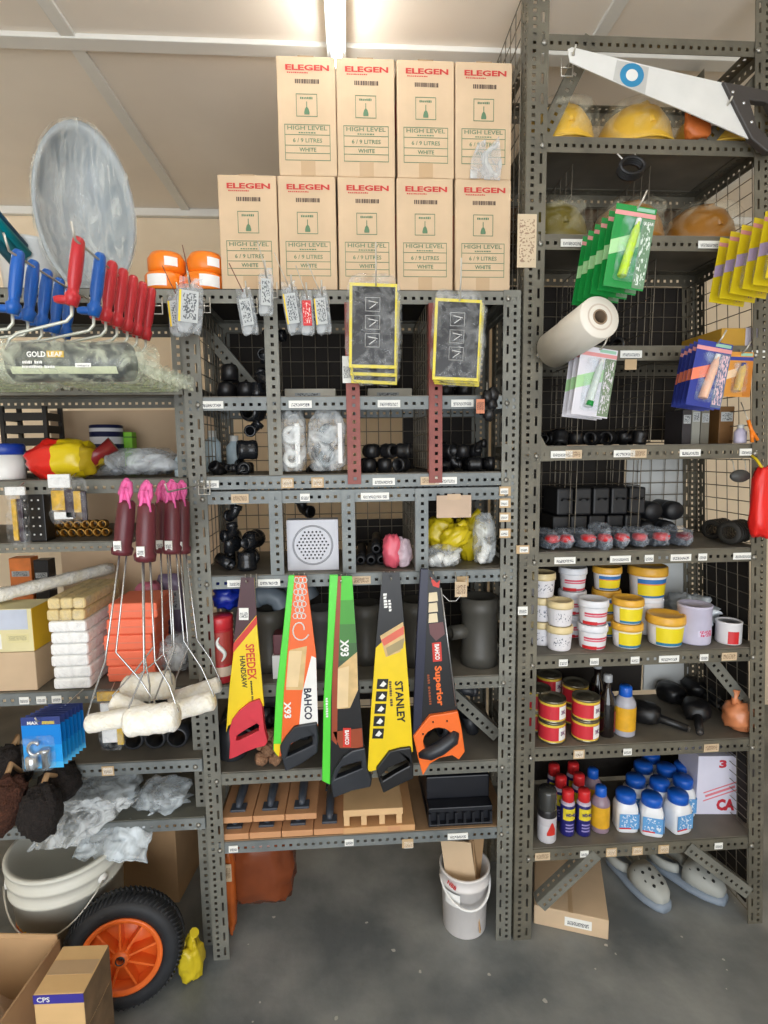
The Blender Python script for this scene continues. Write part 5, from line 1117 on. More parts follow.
for i, (px, h_, w_, c_, ds) in enumerate(((683, .11, .03, (58, 54, 56), 'dark grey carton on the shelf below the blue glue packs'), (692, .12, .028, (150, 150, 140), 'pale grey carton on the shelf below the blue glue packs'), (701, .115, .028, (120, 116, 104), 'grey brown carton on the shelf below the blue glue packs'), (722, .12, .05, (120, 84, 44), 'brown carton on the shelf below the orange glue packs'))):
    x_ = at(px, 430, 1.72).x; t = carton('small_carton', ds, x_-w_/2, x_+w_/2, 1.70, 1.80, ZR[4]+.001, h_, mat('sc_%d' % px, c_, .6)); G().bb(-w_*.4, w_*.4, -.0008, 0, h_*.6, h_*.85).build('print', m_baglab, t)
t = thing('bottle', 'white bottle with purple light label on the shelf at the right edge', 'bottle', (at(741, 441, 1.63).x, 1.635, ZR[4]+.001)); G().lathe([(0, 0), (.017, 0), (.018, .003), (.018, .035), (.011, .045), (.008, .047), (.008, .052), (0, .052)], 18).build('body', mat('bottle_lilac', (226, 220, 246), .3), t); G().lathe([(.0095, .047), (.0095, .058), (0, .058)], 12).build('cap', m_white, t)
t = thing('orange_clamp', 'orange plastic clamp hanging at the right end of the rack', 'clamp', at(752, 420, 1.56)); G().tube([(-.012, 0, 0), (.0, 0, -.03), (.022, 0, -.06)], .005, 8).build('jaw', m_or, t); G().tube([(.0, 0, -.03), (.005, 0, -.066)], .005, 8).build('jaw', m_or, t); G().tube([(-.012, 0, 0), (-.012, .034, .055)], .0015, 5).build('wire', m_hook, t)
# ------------------------------------------------------------------ shelf with bagged knives and black stock
z6 = ZR[5]+.001
m_dkpart = mat('dark_blue_part', (40, 46, 56), .4, 0, .2); m_redcap = mat('red_cap', (206, 40, 44), .4)
kb = [(547, 540, 0), (564, 536, 1), (583, 540, 2), (601, 526, 3), (618, 543, 4), (635, 543, 5), (655, 536, 6), (677, 545, 7)]
for px, py, i in kb:
    Y = 1.645; t = thing('bagged_tool', 'black tool with a red cap in a clear bag, number %s from the left rack post' % ('one', 'two', 'three', 'four', 'five', 'six', 'seven', 'eight')[i], 'tool', (at(px, py, Y).x, Y, z6), 'bagged black tools with red caps', rz=rs.uniform(-.15, .15))
    t['label'] = ['bagged black tool nearest the rack post, dull red cap', 'bagged black tool second from the rack post, big red cap', 'bagged black tool third from the rack post, round red cap', 'bagged black tool at the back, bag corner standing up', 'bagged black tool in front of the upright bag corner', 'bagged black tool right of the upright bag corner', 'bagged black tool in the widest flat bag with grey film', 'bagged grey tools at the right end of the row, red strip'][i]
    s_ = 1.15 if i == 6 else 1
    G().blob((0, .02, .022), (.044*s_, .12, .042), .12, 2, i, 16, 10, 2.6, flat_bottom=True).build('tool_body', m_dkpart, t)
    G().blob((0, -.03, .036), (.04*s_, .05, .026), .1, 2, i+3, 14, 10, 2.6).build('red_cap', m_redcap if i != 7 else mat('cap_maroon', (120, 44, 52), .4), t)
    G().blob((0, .01, .032), (.050*s_, .14, .062+(.03 if i == 3 else 0)), .2, 2.6, i+9, 20, 14, 2.6, flat_bottom=True).build('film', clear('tool_film', (196, 206, 218), .10, .5, 24, .1), t)
m_blackc = mat('black_goods', (24, 25, 28), .5, 0, .3)
for i in range(10):
    r_, c_ = divmod(i, 5); t = thing('black_case', 'black tool case, %s row, %s from the mesh divider' % (('lower', 'upper')[r_], ('first', 'second', 'third', 'fourth', 'fifth')[c_]), 'case', (.70+.062*c_+.012*r_, 1.79, z6+r_*.093), 'black cases behind the mesh')
    G().bb(-.028, .028, -.05, .08, 0, .09).build('case', m_blackc, t, bevel=.006); G().tube([(-.012, -.052, .05), (-.012, -.062, .055), (.012, -.062, .055), (.012, -.052, .05)], .003, 6).build('handle', m_blackc, t)
for i in range(4):
    t = thing('black_case', 'black rolled case behind the mesh on the right, %s' % ('lowest left', 'lowest right', 'upper left', 'topmost')[i], 'case', (1.00+.075*(i % 2)+.02*(i // 2), 1.80, z6+.034+.066*(i // 2)), 'rolled black cases')
    G().lathe([(0, -.06), (.028, -.06), (.032, -.05), (.032, .05), (.028, .06), (0, .06)], 18, R=aim((0, 1, 0))).build('roll', m_blackc, t); G().lathe([(.0326, -.03), (.0326, -.02)], 18, R=aim((0, 1, 0))).build('strap', m_dkpart, t)
for i, (dx, dz, r_) in enumerate(((-.01, 0, .036), (.0, .005, .032))):
    t = thing('hose_coil', 'black ribbed hose coil at the right end of the shelf, %s one' % ('nearer', 'farther')[i], 'hose', (at(738, 545, 1.66).x+dx, 1.66+.10*i, z6+r_+.003), rz=.5)
    for k_ in range(6): G().lathe([(r_*.6, -.006), (r_, -.007), (r_*1.06, 0), (r_, .007), (r_*.6, .006), (r_*.6, -.006)], 18, (-.04+.0155*k_, 0, 0), aim((1, 0, 0))).build('rib', mat('hose_rubber', (42, 40, 36), .6, 0, .2), t)
t = thing('red_bag', 'bright red plastic bag hanging at the right edge of the photo', 'bag', at(763, 500, 1.545)); G().blob((0, 0, -.01), (.07, .045, .215), .13, 2.6, 90, 20, 18, 3).build('bag', mat('bag_red', (232, 40, 34), .35), t); G().tube([(-.005, 0, .09), (-.012, .02, .12), (-.012, .045, .135)], .004, 6).build('tie', sm['yellow'], t)
t = thing('oval_tag', 'dark oval rubber plug hanging under the shelf by two wires', 'plug', at(740, 476, 1.565)); G().lathe([(0, -.006), (.024, -.006), (.027, 0), (.024, .006), (0, .006)], 24, R=aim((0, -1, 0)) @ Matrix.Identity(3), sx=1.2, sy=.72).build('plug', mat('plug_grey', (62, 62, 60), .5), t)
for s_ in (-.018, .018): G().tube([(s_, 0, .014), (s_*1.1, .008, .045), (s_*1.1, .024, .052)], .0016, 5).build('wire', m_hook, t)
# ------------------------------------------------------------------ tubs and cans
z7 = ZR[6]+.001
m_tub = mat('tub_white', (232, 230, 232), .4, 0, .03); m_lidc = mat('lid_cream', (228, 208, 158), .4); m_lidy = mat('lid_yellow', (232, 176, 62), .4); m_lidw = mat('lid_white', (232, 234, 240), .4)
lab_y = banded('tub_label_yellow', [(0, (40, 120, 160)), (.14, (234, 214, 30)), (.9, (236, 232, 200))]); lab_yb = banded('tub_label_blue', [(0, (40, 110, 170)), (.10, (236, 214, 30)), (.62, (240, 150, 40)), (.68, (46, 116, 186)), (.9, (240, 240, 240))]); lab_r = banded('tub_label_red', [(0, (202, 62, 84)), (.13, (230, 230, 234)), (.46, (214, 104, 124)), (.56, (230, 226, 230)), (.6, (206, 70, 92)), (.72, (230, 230, 234))]); lab_w = printed('tub_label_grey', (224, 222, 226), (124, 128, 140), 3.5, 2.4, .6, .25, .8)
def tub(label, x, y, z, r, h, lid, lab, red_foot=False, name='plastic_tub', grp='plastic tubs on the right rack', a=0):
    t = thing(name, label, 'tub', (x, y, z), grp)
    G().lathe([(0, 0), (r*.84, 0), (r*.86, .003), (r*.97, h*.8), (0, h*.8)], 28).build('body', m_tub, t)
    G().lathe([(r*.9, h*.72), (r*1.04, h*.72), (r*1.05, h*.80), (r*1.03, h*.96), (r*.99, h), (r*.9, h), (r*.88, h*.965), (0, h*.965)], 28).build('lid', lid, t)
    G().lathe([(r*.862+.0008, h*.04), (r*.955+.0008, h*.70)], 16, a0=math.radians(-150+a), a1=math.radians(-30+a)).build('label', lab, t)
    if red_foot: G().lathe([(r*.864+.0012, h*.02), (r*.89+.0012, h*.16)], 16, a0=math.radians(-160+a), a1=math.radians(-95+a)).build('red_stripe', m_redcap, t)
    return t
def X(px, py, Y): return at(px, py, Y).x
h1 = .079
for k_ in range(3): tub('white tub with cream lid, partly behind the rack post, %s of three' % ('bottom', 'middle', 'top')[k_], X(536, 640, 1.70)+.016, 1.70, z7+k_*(h1+.001), .042, h1, m_lidc, lab_w)
for k_ in range(2):
    q = ('bottom', 'top')[k_]; tub('white tub with cream lid and grey print, %s of its pair' % q, X(559, 640, 1.645), 1.645, z7+k_*(h1+.001), .041, h1, m_lidc, lab_w, a=10*k_)
    tub('white tub with white lid and red print, %s of its pair' % q, X(592, 640, 1.65), 1.65, z7+k_*(h1+.001), .046, h1, m_lidw, lab_r, True)
    tub('yellow labelled tub with orange lid, %s of its pair' % q, X(626.5, 640, 1.65), 1.65, z7+k_*(h1+.001), .047, h1, m_lidy, lab_y)
hb_ = .098
tub('large yellow labelled tub with orange lid on the shelf, supporting a blue striped one', X(665.5, 640, 1.655), 1.66, z7, .058, hb_, m_lidy, lab_y)
for px, py, lab, lid, ds, r_ in ((572, 600, lab_r, m_lidw, 'white tub with red print in the back row, topmost', .045), (606, 600, lab_yb, m_lidy, 'blue and yellow labelled tub in the back row, topmost', .046)):
    for k_ in range(3): tub(ds if k_ == 2 else ('hidden back row tub under the %s, %s' % (('red printed tub', 'blue and yellow tub')[px > 600], ('bottom', 'middle')[k_])), X(px, py, 1.765), 1.765, z7+k_*(h1+.001), r_, h1, lid, lab, True if px < 600 else False)
t = thing('paint_tin', 'plain white tin supporting the blue striped yellow tub', 'tin', (X(648, 620, 1.765), 1.775, z7)); G().lathe([(0, 0), (.05, 0), (.052, .004), (.052, .122), (.05, .126), (0, .124)], 24).build('body', m_tub, t); G().lathe([(.052, .11), (.0535, .112), (.0535, .118), (.052, .12)], 24).build('rim', m_lidw, t)
tub('large yellow tub with blue stripe and orange lid, standing highest at the back', X(648, 600, 1.765), 1.775, z7+.127, .062, .108, m_lidy, lab_yb)
t = thing('paint_tin', 'tall white lidded tin with a thin pink print, beside the large yellow tub', 'tin', (X(694, 640, 1.66), 1.665, z7)); G().lathe([(0, 0), (.049, 0), (.051, .004), (.051, .118), (.053, .12), (.053, .126), (.048, .127), (.046, .122), (0, .122)], 30).build('body', mat('tin_lilac', (206, 202, 224), .35), t)
G().lathe([(.0516, .03), (.0516, .05)], 12, a0=math.radians(-110), a1=math.radians(-40)).build('print', printed('tin_print', (206, 202, 224), (204, 70, 110), 5, 1.2, .46, .0, 1), t)
t = thing('paint_tin', 'small white tin with a red square label at the right of the tubs', 'tin', (X(728, 640, 1.645), 1.645, z7)); G().lathe([(0, 0), (.036, 0), (.038, .003), (.038, .066), (.039, .068), (.039, .072), (.034, .073), (.033, .068), (0, .068)], 28).build('body', m_tub, t); G().lathe([(0, .0685), (.0325, .0685)], 24).build('lid', mat('tin_lid_steel', (132, 134, 136), .35, .8), t); patch(G(), .0386, -128, -78, .004, .045).build('label', m_redcap, t)
t = thing('crumpled_bag', 'white crumpled plastic bag along the mesh side of the right rack', 'bag', (1.19, 1.78, z7)); G().blob((0, 0, .07), (.13, .20, .10), .3, 3, 71, 26, 18, 2.2).build('bag', mat('bag_white', (214, 222, 228), .4, 0, .06, 10), t); G().bb(-.06, .07, -.08, .1, 0, .05).build('dark_tray', m_black, t)
# ------------------------------------------------------------------ cans and bottles
z8 = ZR[7]+.001
m_can = mat('can_steel', (152, 146, 128), .3, .85, .1); lab_can = banded('can_label', [(0, (222, 190, 70)), (.08, (204, 48, 60)), (.86, (226, 194, 70))], 'Z', .35)
def can(label, px, Y, lv, a=0):
    r_, h_ = .043, .0705; t = thing('glue_can', label, 'can', (X(px, 730, Y), Y, z8+lv*(h_+.0005)), 'yellow and red glue cans')
    G().lathe([(0, .002), (r_*.94, .002), (r_, 0), (r_*1.02, .003), (r_, .005), (r_, h_-.005), (r_*1.02, h_-.003), (r_, h_), (r_*.95, h_-.001), (r_*.92, h_-.006), (r_*.6, h_-.006), (r_*.58, h_-.004), (0, h_-.004)], 30).build('can_body', m_can, t)
    G().lathe([(r_+.0006, .006), (r_+.0006, h_-.007)], 30).build('label', lab_can, t)
    patch(G(), r_+.0011, -80+a, -38+a, .012, h_-.016).build('white_patch', m_white, t); txt(t, '3K', ((r_+.002)*math.cos(math.radians(-60+a)), (r_+.002)*math.sin(math.radians(-60+a)), h_*.5), .014, mat('ink_purple', (110, 40, 100), .5), w_=.02, bold=.03, base=Matrix.Rotation(math.radians(30+a), 3, 'Z'))
for px, Y, nm_ in ((551.5, 1.645, 'left front pair'), (585, 1.645, 'right front pair'), (533, 1.72, 'pair beside the post')):
    for lv in (0, 1): can('round glue can with red and yellow label, %s of the %s' % (('bottom', 'top')[lv], nm_), px+(4 if px < 540 else 0), Y, lv)
for px, Y, nm_ in ((574, 1.75, 'behind the front pairs'), (548, 1.83, 'at the very back')):
    for lv in (0, 1): can('glue can %s, %s one' % (nm_, ('lower', 'upper')[lv]), px, Y, lv)
m_dkglass = mat('dark_glass', (22, 16, 16), .12, 0, .2, coat=.5)
for px, Y, nm_ in ((606.5, 1.65, 'front'), (596, 1.76, 'rear')):
    t = thing('glass_bottle', 'tall dark glass bottle with pale cap, %s of the two beside the cans' % nm_, 'bottle', (X(px, 720, Y), Y, z8), 'dark bottles'); G().lathe([(0, 0), (.024, 0), (.0265, .004), (.0265, .11), (.02, .14), (.0115, .155), (.011, .19), (0, .19)], 22).build('body', m_dkglass, t); G().lathe([(.0125, .183), (.014, .184), (.014, .205), (.012, .208), (0, .208)], 16).build('cap', mat('cap_grey', (168, 172, 176), .4), t); patch(G(), .0272, -60, -10, .02, .09).build('label', mat('label_maroon', (120, 36, 44), .5), t)
def squeeze(label, px, Y, z, h, r_, body, labm, capm, cat='bottle'):
    t = thing('plastic_bottle', label, cat, (X(px, 800 if z < .5 else 720, Y), Y, z)); G().lathe([(0, 0), (r_*.94, 0), (r_, .004), (r_, h*.62), (r_*.96, h*.68), (r_*.6, h*.8), (r_*.45, h*.82), (r_*.45, h*.86), (0, h*.86)], 24).build('body', body, t)
    G().lathe([(r_*.6, h*.80), (r_*.62, h*.81), (r_*.6, h*.97), (r_*.5, h), (0, h)], 18).build('cap', capm, t); G().lathe([(r_+.0006, h*.12), (r_+.0006, h*.60)], 24).build('label', labm, t); return t
m_capb = mat('cap_blue', (22, 92, 196), .35, 0, .05); m_purp = mat('bottle_mauve', (150, 128, 142), .3); lab_am = mat('label_amber', (222, 168, 38), .45, 0, .12, 30)
squeeze('plastic bottle with yellow label and blue cap, beside the dark glass bottles', 624.5, 1.655, z8, .165, .034, mat('bottle_haze', (176, 176, 186), .25), lab_am, m_capb)
# black tools lying on the shelf
for i, (px, Y, rz, L_, ds) in enumerate(((655, 1.70, .9, .20, 'black tool with a round head, handle pointing at the viewer'), (676, 1.83, .2, .22, 'black flat tool lying at the back of the shelf'), (697, 1.70, -.5, .22, 'black tool with a long handle pointing right'), (722, 1.79, -.4, .20, 'black tool beside the orange bag'), (700, 1.865, .1, .24, 'black tool at the far back against the grey panel'))):
    t = thing('black_tool', ds, 'tool', (X(px, 715, Y), Y, z8), 'black tools lying on the shelf', rz=rz); G().blob((0, .03, .035), (.09, .10, .07), .1, 2.5, i+20, 18, 12, 2.6, flat_bottom=True).build('head', m_black, t); G().tube([(0, .02, .03), (.0, -.04, .022), (0, -.10, .013)], [.018, .014, .012], 10).build('handle', m_black, t); G().lathe([(0, .004), (.008, .003), (.009, 0)], 12, (0, -.103, .014), aim((0, -1, 0))).build('end_cap', m_dkgrey, t)
t = thing('orange_bag', 'knotted translucent orange bag at the right end of the can shelf', 'bag', (X(745, 720, 1.62), 1.645, z8)); G().blob((0, 0, .048), (.105, .09, .10), .16, 2.4, 55, 22, 16, 2.2, flat_bottom=True).build('bag', mat('bag_orange_film', (212, 134, 90), .3, 0, .15, 20), t); G().tube([(-.01, 0, .085), (-.022, 0, .11), (-.018, 0, .14)], [.022, .009, .013], 8).build('knot', MATS['bag_orange_film'], t)
# ------------------------------------------------------------------ sprays, blue capped bottles and the CA box
z9 = ZR[8]+.001
t = thing('spray_can', 'silver and black spray can with clear cap, beside the rack post', 'spray can', (X(547, 815, 1.635), 1.635, z9)); G().lathe([(0, 0), (.029, 0), (.031, .004), (.031, .105), (.027, .118), (.02, .122), (0, .122)], 26).build('body', banded('spray_silver', [(0, (206, 204, 208)), (.5, (196, 192, 196)), (.72, (40, 38, 40))], 'Z', .3), t); G().lathe([(.0305, .112), (.0305, .17), (.027, .178), (0, .178)], 26).build('cap', mat('cap_smoke', (58, 58, 56), .2, coat=.4), t)
g = G(); R_ = .0318
for k_ in range(6):
    q0_, q1_ = math.radians(-110+k_*9), math.radians(-110+(k_+1)*9); g.add([(R_*math.cos(q0_), R_*math.sin(q0_), .03), (R_*math.cos(q1_), R_*math.sin(q1_), .03), (R_*math.cos(q1_), R_*math.sin(q1_), .08-abs(k_-2.5)*.012), (R_*math.cos(q0_), R_*math.sin(q0_), .08-abs(k_-3.5)*.012)], [(0, 1, 2, 3)])
g.build('red_triangle', sm['red'], t)
m_navy = mat('can_navy', (38, 38, 110), .3, 0, .06); m_wdy = mat('can_yellow', (228, 208, 52), .4)
def wd(label, px, Y):
    t = thing('spray_can', label, 'spray can', (X(px, 812, Y), Y, z9), 'blue and yellow lubricant sprays'); r_ = .0235
    G().lathe([(0, 0), (r_*.95, 0), (r_, .004), (r_, .105), (r_*.85, .116), (r_*.6, .12), (0, .12)], 22).build('body', m_navy, t); G().lathe([(r_*.8, .118), (r_*.84, .119), (r_*.84, .150), (r_*.74, .156), (0, .156)], 20).build('cap', m_redcap, t); G().lathe([(r_*.99, .108), (r_*.86, .119), (r_*.84, .119)], 22).build('shoulder', mat('can_band_white', (190, 180, 200), .4), t)
    patch(G(), r_+.0006, -148, -32, .058, .098, 14).build('yellow_shield', m_wdy, t)
    txt(t, 'WD-40', (0, -r_-.0022, .079), .012, m_navy, w_=.032, bold=.04)
    g = G()
    for k_ in range(3): patch(g, r_+.0006, -125, -55, .018+.011*k_, .023+.011*k_)
    g.build('print_lines', mat('ink_lilac', (150, 140, 200), .5), t)
wd('blue lubricant spray with red cap and yellow shield, front left one', 567.5, 1.655); wd('blue lubricant spray with red cap and yellow shield, front right one', 583.5, 1.65)
for i, (px, Y) in enumerate(((560, 1.73), (578, 1.735), (553, 1.80), (572, 1.805))): wd('lubricant spray with red cap, %s' % ('second row left', 'second row right', 'back row left', 'back row right')[i], px, Y)
squeeze('mauve plastic bottle with yellow label and blue cap, beside the red capped sprays', 600.5, 1.665, z9, .155, .0305, m_purp, lab_am, m_capb)
squeeze('mauve plastic bottle with blue cap behind the front one', 592, 1.765, z9, .155, .0305, m_purp, lab_am, m_capb)
lab_b = printed('bottle_label_blue', (96, 158, 214), (220, 230, 242), 2.2, 2.2, .58, .05, .95); m_bw = mat('bottle_white', (234, 236, 240), .35, 0, .02)
def tablet():
    t = thing('white_bottle', 'x', 'bottle', (0, 0, 0), 'square white bottles with blue lids'); w_ = .031
    g = G(); n = 24
    def sq(a, r_, e=4): c, s_ = math.cos(a), math.sin(a); k_ = (abs(c)**e+abs(s_)**e)**(-1/e); return (c*k_*r_, s_*k_*r_)
    for (r_, z_, e) in ((w_*.94, 0, 5), (w_, .004, 5), (w_, .068, 5), (w_*.92, .08, 4), (w_*.78, .088, 3), (w_*.74, .094, 2)):
        for k_ in range(n): a = 2*PI*k_/n+PI/4; p = sq(a, r_, e); g.v.append((p[0], p[1], z_))
    for i in range(5):
        for k_ in range(n): g.f.append((i*n+k_, i*n+(k_+1) % n, (i+1)*n+(k_+1) % n, (i+1)*n+k_)); g.sm.append(True)
    g.f.append(tuple(range(n))[::-1]); g.f.append(tuple(range(5*n, 6*n))); g.sm += [False]*2
    g.build('body', m_bw, t); G().lathe([(w_*.76, .086), (w_*.92, .088), (w_*.93, .108), (w_*.84, .114), (0, .114)], 24).build('lid', m_capb, t)
    G().bb(-w_*.88, w_*.88, -w_-.0008, -w_+.0005, .014, .06).build('label', lab_b, t); G().bb(w_-.0005, w_+.0008, -w_*.88, w_*.88, .014, .06).build('label', lab_b, t); G().bb(-w_*.88, w_*.2, -w_-.0014, -w_, .014, .018).build('red_print', m_redcap, t)
    return t
tb = tablet(); tk = list(tb.children); tj = 0
rows = [[(625, 1.668), (651, 1.642), (677, 1.648)], [(634, 1.746), (658, 1.722), (681, 1.728)], [(641, 1.824), (664, 1.80), (681, 1.806)], [(648, 1.885)]]
nm4 = [['leftmost in front', 'middle one in front', 'rightmost in front'], ['second row left', 'second row middle', 'second row right'], ['third row left', 'third row middle', 'third row right'], ['farthest at the back']]
for r_, rw in enumerate(rows):
    for c_, (px, Y) in enumerate(rw):
        t = tb if tj == 0 else copy_tree(tb, None, tk); tj += 1; t.location = (X(px, 815, Y), Y, z9); t.rotation_euler.z = (-.12, -.35, .22, .05)[c_] if r_ == 0 else rs.uniform(-.1, .1); t.scale = (1.14,)*3; t['label'] = 'square white bottle with blue lid, '+nm4[r_][c_]
# two more blue lids stacked at the back
xa_, xb_ = X(690, 800, 1.80), X(741, 800, 1.80)
t = thing('white_carton', 'white carton with red 3 and CA lettering behind the blue lidded bottles', 'box', (X(717, 800, 1.70), 1.70, z9), rz=-.08); w2 = .072; H_ = .218
m_cw = mat('carton_white', (222, 220, 236), .55, 0, .03); m_cr = mat('carton_red_ink', (196, 44, 60), .6)
G().bb(-w2, w2, 0, .13, 0, H_).build('body', m_cw, t, bevel=.002)
txt(t, '3', (w2*.18, -.0008, H_*.87), .03, m_cr, w_=.026, bold=.05); txt(t, '=KILOS=', (w2*.1, -.0008, H_*.755), .009, m_cr, w_=.05) if False else None
txt(t, 'CA', (w2*.42, -.0008, H_*.17), .044, m_cr, w_=.064, bold=.06); g = G()
for k_ in range(2): g.box((w2*.12, -.0006, H_*.47-.03*k_), (w2*1.7, .0008, .004), Matrix.Rotation(math.radians(-20), 3, 'Y'))
g.box((w2*.12, -.0006, H_*.47-.015), (w2*1.5, .0008, .008), Matrix.Rotation(math.radians(-20), 3, 'Y')); g.build('slanting_print', mat('carton_pink_ink', (226, 130, 140), .6), t)
# ------------------------------------------------------------------ on the floor under the right rack
f1, f2, f3 = atz(534, 905, .07), atz(609, 921, .07), atz(593, 862, .07)
ex = (f2-f1).normalized(); ey = Vector((-ex.y, ex.x, 0)); w1 = (f2-f1).length; t = thing('flat_cardboard_box', 'flat brown cardboard box on the floor under the right rack', 'box', (f1.x, f1.y, .0005), rz=math.atan2(ex.y, ex.x))
G().bb(0, w1, 0, .30, 0, .07).build('body', m_kraft, t, bevel=.003); G().bb(w1*.42, w1*.78, -.0008, 0, .02, .052).build('label', m_tag, t); G().bb(w1*.02, w1*.98, .0, .3, .0695, .0705).build('lid_flap', m_kraftd, t) if False else G().bb(w1*.47, w1*.53, .0, .3, .0695, .0706).build('tape', m_tape, t)
m_clog = mat('clog_grey', (176, 178, 172), .6, 0, .05, 10); m_sole = mat('clog_sole', (138, 150, 164), .6, 0, .05); m_hole = mat('clog_hole', (40, 40, 40), .8)
def clog(label, px, py, rz):
    p = atz(px, py, 0); t = thing('clog_shoe', label, 'shoe', (p.x, p.y, .0005), 'grey clogs', rz=rz)
    def ring(y, w_, z0, z1, n=20): return [(w_*math.copysign(abs(math.cos(a))**.8, math.cos(a)), y, z0+(z1-z0)*.5*(1+math.copysign(abs(math.sin(a))**.75, math.sin(a)))) for a in [2*PI*k_/n for k_ in range(n)]]
    def loft(g, rs_):
        n = len(rs_[0]); o = len(g.v)
        for r_ in rs_: g.v += r_
        for i in range(len(rs_)-1):
            for k_ in range(n): g.f.append((o+i*n+k_, o+i*n+(k_+1) % n, o+(i+1)*n+(k_+1) % n, o+(i+1)*n+k_)); g.sm.append(True)
        g.f.append(tuple(range(o, o+n))); g.f.append(tuple(range(o+(len(rs_)-1)*n, o+len(rs_)*n))[::-1]); g.sm += [True]*2; return g
    top = [(0.0, .018, .03, .055), (.012, .034, .022, .072), (.045, .049, .022, .088), (.09, .054, .022, .098), (.125, .050, .022, .100)]
    loft(G(), [ring(*r_) for r_ in top]).build('upper', m_clog, t)
    sole = [(-.006, .022, .0, .03), (.008, .038, 0, .034), (.045, .053, 0, .036), (.10, .057, 0, .036), (.17, .048, 0, .036), (.23, .044, 0, .036), (.262, .030, 0, .034), (.268, .016, .004, .03)]
    loft(G(), [ring(*r_) for r_ in sole]).build('sole', m_sole, t)
    g = G()
    for (a0, a1) in ((-20, 200),):
        pts = [(.045*math.cos(math.radians(a)), .20+.06*math.sin(math.radians(a)), .055) for a in range(-60, 241, 20)]
        g.tube(pts, .012, 8, True, flat=1.6)
    g.build('heel_wall', m_clog, t)
    for (hx, hy, hz) in ((-.022, .03, .081), (.012, .028, .083), (-.034, .055, .083), (-.006, .052, .092), (.026, .055, .087), (-.024, .08, .094), (.008, .08, .098), (.034, .085, .089), (-.036, .1, .089)):
        n_ = Vector((hx*6, -.28, 1)).normalized(); G().lathe([(0, .0012), (.0052, .0012), (.0058, -.002)], 10, (hx, hy, hz), aim(n_)).build('vent_hole', m_hole, t)
    return t
clog('grey clog with vent holes under the middle of the right rack', 665, 912, .28); clog('grey clog with vent holes behind the right diagonal brace', 724, 904, .62)
# ------------------------------------------------------------------ centre rack bins
zm, zb2, zl = ZC['mid']+.001, ZC['bin']+.001, ZC['s580']+.001
fits('black plastic fitting in the top left bin', 'fittings in the top left bin', 5, -.40, -.25, 1.66, 1.80, zm, r=.026, seed=11)
for i, (px, w_) in enumerate(((310, .17), (390, .15))):
    Y = 1.86; t = thing('flat_carton', 'flat white carton at the back of the %s top bin' % ('second', 'third')[i], 'box', (X(px, 385, Y), Y, zm)); G().bb(-w_/2, w_/2, 0, .08, 0, .05).build('body', mat('carton_offwhite', (222, 216, 200), .7), t, bevel=.002); G().bb(-w_*.3, w_*.2, -.0008, 0, .012, .036).build('print', m_baglab, t)
fits('black fitting at the back of the last top bin', 'fittings in the last top bin', 8, .28, .46, 1.70, 1.86, zm, r=.026, seed=12)
t = thing('black_cluster', 'black tagged fitting cluster hanging at the rack post below the scraper packs', 'fittings', at(487, 404, 1.555))
for i, (dx, dz) in enumerate(((0, .02), (.014, 0), (-.008, -.012), (.006, -.03), (.018, .028))): G().blob((dx, .004*(i % 3), dz), (.034, .03, .04), .2, 2.5, i+8, 14, 10).build('fitting', m_black, t)
G().bb(-.036, -.012, -.02, -.0185, -.028, .012).build('orange_tag', printed('tag_orange', (206, 130, 96), (90, 60, 50), 6, 5, .5), t); G().tube([(.0, .0, .035), (.004, .02, .062), (.004, .03, .066)], .0016, 5).build('wire', m_hook, t)
# second row
for i, (px, Y, h_) in enumerate(((210, 1.82, .13), (232, 1.86, .115))):
    t = thing('bottle', 'pale blue bottle behind the mesh in the left bin, %s one' % ('taller', 'shorter')[i], 'bottle', (X(px, 460, Y)+.01, Y, zb2)); G().lathe([(0, 0), (.025, 0), (.027, .004), (.027, h_*.75), (.014, h_*.88), (.012, h_), (0, h_)], 20).build('body', mat('pale_blue', (196, 214, 222), .3), t); G().lathe([(.014, h_*.9), (.014, h_*1.06), (0, h_*1.06)], 14).build('cap', m_white, t)
fits('black fitting on the floor of the left bin with the pale bottles', 'fittings in the bottle bin', 6, -.42, -.26, 1.64, 1.75, zb2, r=.018, seed=13)
m_cb = clear('bin_bag_film', (232, 237, 239), .12, .7, 18, .1)
for i, (px, w_, h_, ds) in enumerate(((292, .088, .185, 'clear bag holding a white round fitting, left of the pair in the bin'), (327, .112, .185, 'clear bag holding clear lamp fittings, right of the pair in the bin'))):
    Y = 1.64; t = thing('plastic_bag', ds, 'bag', (X(px, 450, Y), Y, zb2)); G().blob((0, 0, h_/2), (w_, .06, h_), .16, 2.4, i+33, 24, 20, 3, flat_bottom=True).build('film', m_cb, t)
    for k_ in range(2): G().lathe([(.012, -.008), (.026, -.008), (.028, 0), (.026, .008), (.012, .008), (.012, -.008)], 20, (0, -.012, .045+.07*k_), aim((.2, -1, .1))).build('fitting', m_white if i == 0 else mat('fitting_grey', (126, 136, 140), .3), t)
    G().bb(.034 if i else .012, .046 if i else .026, -.026, -.0245, .03, h_*.8).build('paper_strip', m_paper, t)
fits('black round cap in the row inside the third bin', 'black caps in the third bin', 11, .035, .215, 1.64, 1.76, zb2, ('cap', 'coupling'), .0215, seed=14)
fits('black fitting piled in the fourth bin', 'fittings in the fourth bin', 20, .27, .48, 1.64, 1.80, zb2, r=.0205, seed=15)
